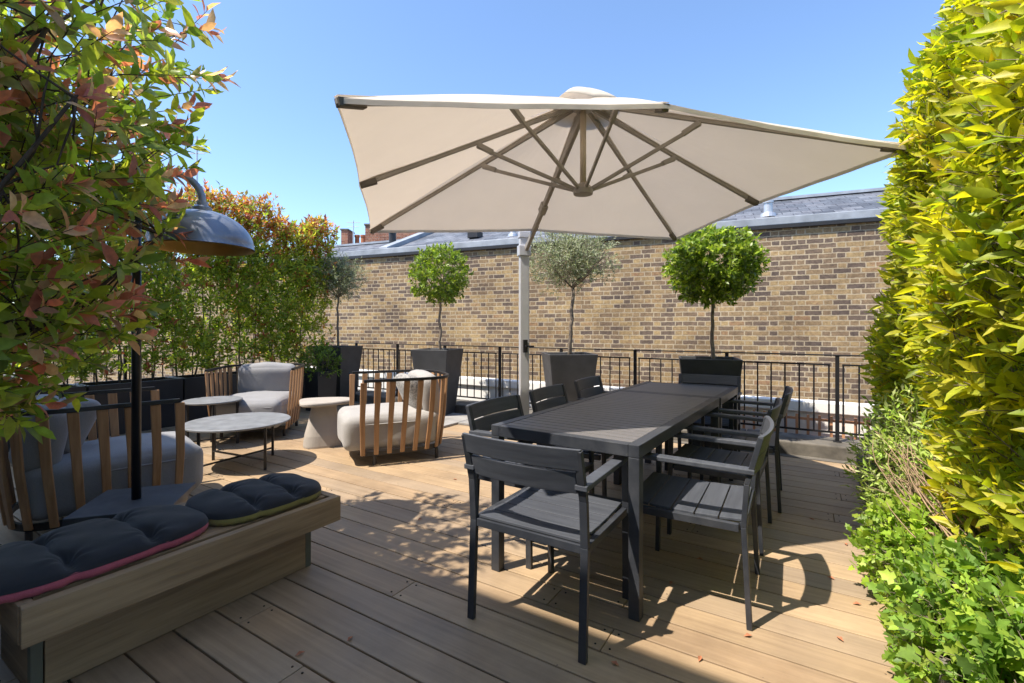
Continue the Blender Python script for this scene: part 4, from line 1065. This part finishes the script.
leaf_object('foliage', M['leaf_photinia'], nl, P - org, LD, Nn, .098 * rng.uniform(.5, 1.25, len(P)), .42, C, hi=True, droop=.16)
twig_object('twigs', M['dark_bark'], nl, B - org - D * .08, D, .17, .0028)
for i, (a, e, r0) in enumerate([((-2.42, 1.05, .5), (-1.78, 2.05, 2.7), .020), ((-2.60, 1.20, .5), (-2.25, 1.9, 3.0), .018), ((-2.75, 1.35, .5), (-2.1, 2.5, 2.5), .016), ((-2.35, 1.1, .5), (-1.62, 1.75, 2.1), .014), ((-2.5, 1.2, .5), (-1.7, 2.3, 1.7), .013)]):
    q = MB(); a = np.array(a) - org; e = np.array(e) - org
    pts = limb(q, a, e, r0, .006, .07, 8, n=8)
    for j in range(34):
        p = pts[random.randint(2, 8)]; kk = rng.integers(0, n)
        dists = np.linalg.norm((B - org) - np.array(p), axis=1); cand = np.argsort(dists)[:60]; kk = cand[rng.integers(0, 60)]
        limb(q, p, tuple((B - org)[kk] - D[kk] * .12), .0055, .0022, .10, 4, n=5)
    q.build('stem', M['dark_bark'], nl, smooth=True)
tag(nl, 'near photinia shrub with long green and coppery red leaves filling upper left', 'shrub')
trough(-3.9, -2.35, -.30, .22, .55, 'black trough out at left holding the near photinia shrub')

# ================================================================== RIGHT SIDE PLANTING
trough(.78, 1.55, 1.1, 5.1, .38, 'grey stone raised planter of the yellow green laurel hedge', 'stone', None, 'raised_planter')
trough(.34, .76, 1.3, 4.95, .22, 'low grey stone planter bed along the deck, full of herbs', 'stone', None, 'raised_planter')
rh = at_uv('laurel_hedge', 1.1, 3.1, .32)
n = 8600
vv = rng.uniform(-2.1, 1.85, n); zt = 3.05 - .32 * np.clip(vv - .2, 0, 9) ** 1.25 - .0 * vv; zz = rng.uniform(0, 1, n) ** .85 * zt + .12
dep = rng.exponential(.16, n).clip(0, .9)
zrel = zz / zt
endc = np.clip((vv - 1.35) / .5, 0, 1)
front = -.58 + .07 * np.sin(vv * 4.2 + zz * 2.1) + .06 * np.sin(zz * 5 + vv) + .62 * np.clip(zrel - .55, 0, 1) ** 1.3 * 2 + .30 * endc ** 2 + .25 * np.clip(.35 - zz, 0, 1)
B = np.stack([front + dep, vv, zz], 1)
D = nrm(np.stack([-.75 + rng.normal(0, .35, n), rng.normal(-.15, .5, n), .55 + rng.normal(0, .35, n)], 1))
# back and top so that it reads whole from any side
m2 = 900; B2 = np.stack([rng.uniform(-.2, .55, m2), rng.uniform(-2.1, 1.85, m2), rng.uniform(.3, 1, m2)], 1); B2[:, 2] *= 3.0 - .32 * np.clip(B2[:, 1] - .2, 0, 9) ** 1.25
D2 = nrm(np.stack([.3 + rng.normal(0, .5, m2), rng.normal(0, .5, m2), .7 + rng.normal(0, .3, m2)], 1))
B = np.concatenate([B, B2]); D = np.concatenate([D, D2]); n = len(B)
P, LD, Nn, idx, tt = sprigs(B - D * .05, D, 8, .14, (70, 25))
age = rng.uniform(0, 1, n)[idx]
C1 = pick([(.52, .52, .035), (.60, .56, .045), (.42, .46, .035)], len(P), jit=.14); C2 = pick([(.36, .43, .035), (.26, .35, .03)], len(P)); C3 = pick([(.50, .38, .03)], len(P))
C = np.where((age < .62)[:, None], C1, C2); C = np.where(((age > .985))[:, None], C3, C)
leaf_object('foliage', M['leaf_laurel'], rh, P, LD, Nn, .078 * rng.uniform(.45, 1.35, len(P)), .33, C, hi=True, droop=.18)
twig_object('twigs', M['bark'], rh, B, D, .13, .0026)
for i in range(12):
    y = -1.95 + i * .33; q = MB(); x = random.uniform(-.05, .2)
    zt_ = 2.9 - .3 * max(0, y - .2)
    limb(q, (x, y, 0), (x + random.uniform(-.2, .1), y + random.uniform(-.15, .15), zt_ * .9), .018, .005, .05, 8)
    for j in range(8):
        z = random.uniform(.3, zt_ * .8); limb(q, (x, y, z), (x - random.uniform(.15, .45), y + random.uniform(-.25, .25), z + random.uniform(.1, .45)), .006, .002, .1, 4, n=4)
    q.build('stem', M['bark'], rh, smooth=True)
tag(rh, 'tall yellow green laurel hedge with long glossy leaves filling the right side', 'hedge')

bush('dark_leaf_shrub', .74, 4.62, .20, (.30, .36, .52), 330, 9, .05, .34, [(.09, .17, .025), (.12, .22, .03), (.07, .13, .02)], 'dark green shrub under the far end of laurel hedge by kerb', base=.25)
bush('sage_bush', .60, 3.50, .20, (.30, .50, .48), 900, 9, .048, .30, [(.38, .50, .10), (.44, .54, .17), (.30, .46, .07), (.48, .54, .24)], 'pale green sage like bush leaning over the deck edge', base=.20, up=.8, twig=.14)
bush('trailing_ivy', .46, 2.84, .14, (.22, .30, .20), 480, 7, .040, .85, [(.30, .46, .05), (.38, .50, .06), (.22, .36, .04)], 'bright lime green trailing plant spilling onto sunlit deck', base=.06, hi='mix', up=.3)
bush('broad_leaf_shrub', .58, 2.14, .12, (.30, .42, .21), 1000, 7, .044, .85, [(.20, .34, .05), (.28, .42, .055), (.13, .24, .04), (.38, .50, .07)], 'lush green shrub with broad lobed leaves at the lower right corner', base=.10, hi='mix', up=.3)
bush('small_laurel_sapling', .86, 2.72, .34, (.16, .2, .26), 60, 7, .075, .33, [(.25, .34, .03), (.18, .26, .03)], 'thin laurel sapling with few leaves at planter edge', base=.16, leafm='leaf_laurel', hi=True)
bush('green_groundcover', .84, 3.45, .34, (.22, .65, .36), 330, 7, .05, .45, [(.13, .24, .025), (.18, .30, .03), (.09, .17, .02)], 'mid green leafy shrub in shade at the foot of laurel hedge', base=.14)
dt = at_uv('dry_stems', .58, 2.92, .26)
q = MB()
for i in range(190):
    y = random.uniform(-.42, .3); x = random.uniform(-.12, .16)
    limb(q, (x + .08, y - .12, random.uniform(-.02, .05)), (x - random.uniform(-.05, .22), y + random.uniform(.1, .5), random.uniform(.14, .44)), .0045, .0015, .18, 6, n=4)
q.build('stems', M['dry'], dt, smooth=True)
tag(dt, 'tangle of dry brown woody stems between sage and broad leaf shrub', 'plant')
gl_ = at_uv('garden_spotlight', .62, 1.62, .22)
q = MB(); q.box(-.05, .05, -.06, .06, .06, .17); q.build('housing', M['plinth'], gl_, bevel=.008)
q = MB(); q.tube([(0, 0, 0), (0, 0, .06)], .01, 8); q.build('spike', M['black'], gl_)
tag(gl_, 'small dark box spotlight among leaves at lower right corner', 'light')

# fallen leaves on the deck
rr = random.Random(5)
for i, (px, py) in enumerate([(831, 579), (857, 605), (748, 637), (671, 584), (700, 560), (420, 520), (560, 470), (350, 640), (700, 660), (615, 665), (300, 655), (812, 520), (846, 545), (455, 480), (840, 640)]):
    Y = 475 * CAM_H / (py - 328); X = (px - 512) * Y / 475
    t = MB(); L = .018; t.v += [(0, -L, 0.001), (L * .45, 0, .007), (0, L, .003), (-L * .45, 0, .009)]; t.f += [(0, 1, 2, 3)]
    o = t.build('fallen_leaf', M['fallen'], None, solid=.0008); o.location = (X, Y, .003); o.rotation_euler = (0, 0, rr.uniform(0, 6))
    tag(o, 'small dry reddish leaf lying on the deck boards', 'leaf', 'fallen leaves on the deck')

# ================================================================== DISTANT ROOFTOPS
def distant(name, X, Y, wx, wy, z1, label, m='red_brick', rot=0.0):
    t = empty(name, (X, Y, 0), rot); q = MB(); q.box(-wx / 2, wx / 2, -wy / 2, wy / 2, -3.5, z1); o_ = q.build('wall', M[m], t); uvmap(o_, lambda c: (c.x + c.y, c.z))
    q = MB(); q.box(-wx / 2 - .04, wx / 2 + .04, -wy / 2 - .04, wy / 2 + .04, z1, z1 + .08); q.build('coping', M['stone'], t); tag(t, label, 'building'); return t
distant('distant_brick_house', -4.3, 24, 5.0, 4, 6.0, 'far red brick building showing above the slate roof')
ch = distant('distant_chimney_house', -8.5, 27, 1.5, 2.0, 5.6, 'far brick chimney stack with row of terracotta pots')
for i in range(4):
    q = MB(); q.lathe([(.14, 5.75), (.12, 6.3), (.15, 6.35), (.15, 6.45)], 12, (-.5 + i * .33, -.4)); q.build('chimney_pot', M['terracotta'], ch)
distant('distant_brick_stack', -9.0, 26, .35, 1.0, 6.5, 'tall far brick stack just right of the hedge top')
def aerial(X, Y, z1, label, arms):
    t = empty('television_aerial', (X, Y, 0)); q = MB(); q.tube([(0, 0, 0), (0, 0, z1)], .03, 8); q.build('mast', M['steel'], t)
    for i in range(arms):
        q = MB(); q.tube([(-.35 + .05 * i, 0, z1 - .1 - .22 * i), (.35 - .05 * i, 0, z1 - .1 - .22 * i)], .014, 6); q.build('element', M['steel'], t)
    tag(t, label, 'aerial')
aerial(-8.35, 25, 6.9, 'thin aerial standing beside the far chimney pots', 2)
aerial(-9.95, 15, 7.3, 'tall thin aerial mast rising above the hedge near lamp dome', 3)
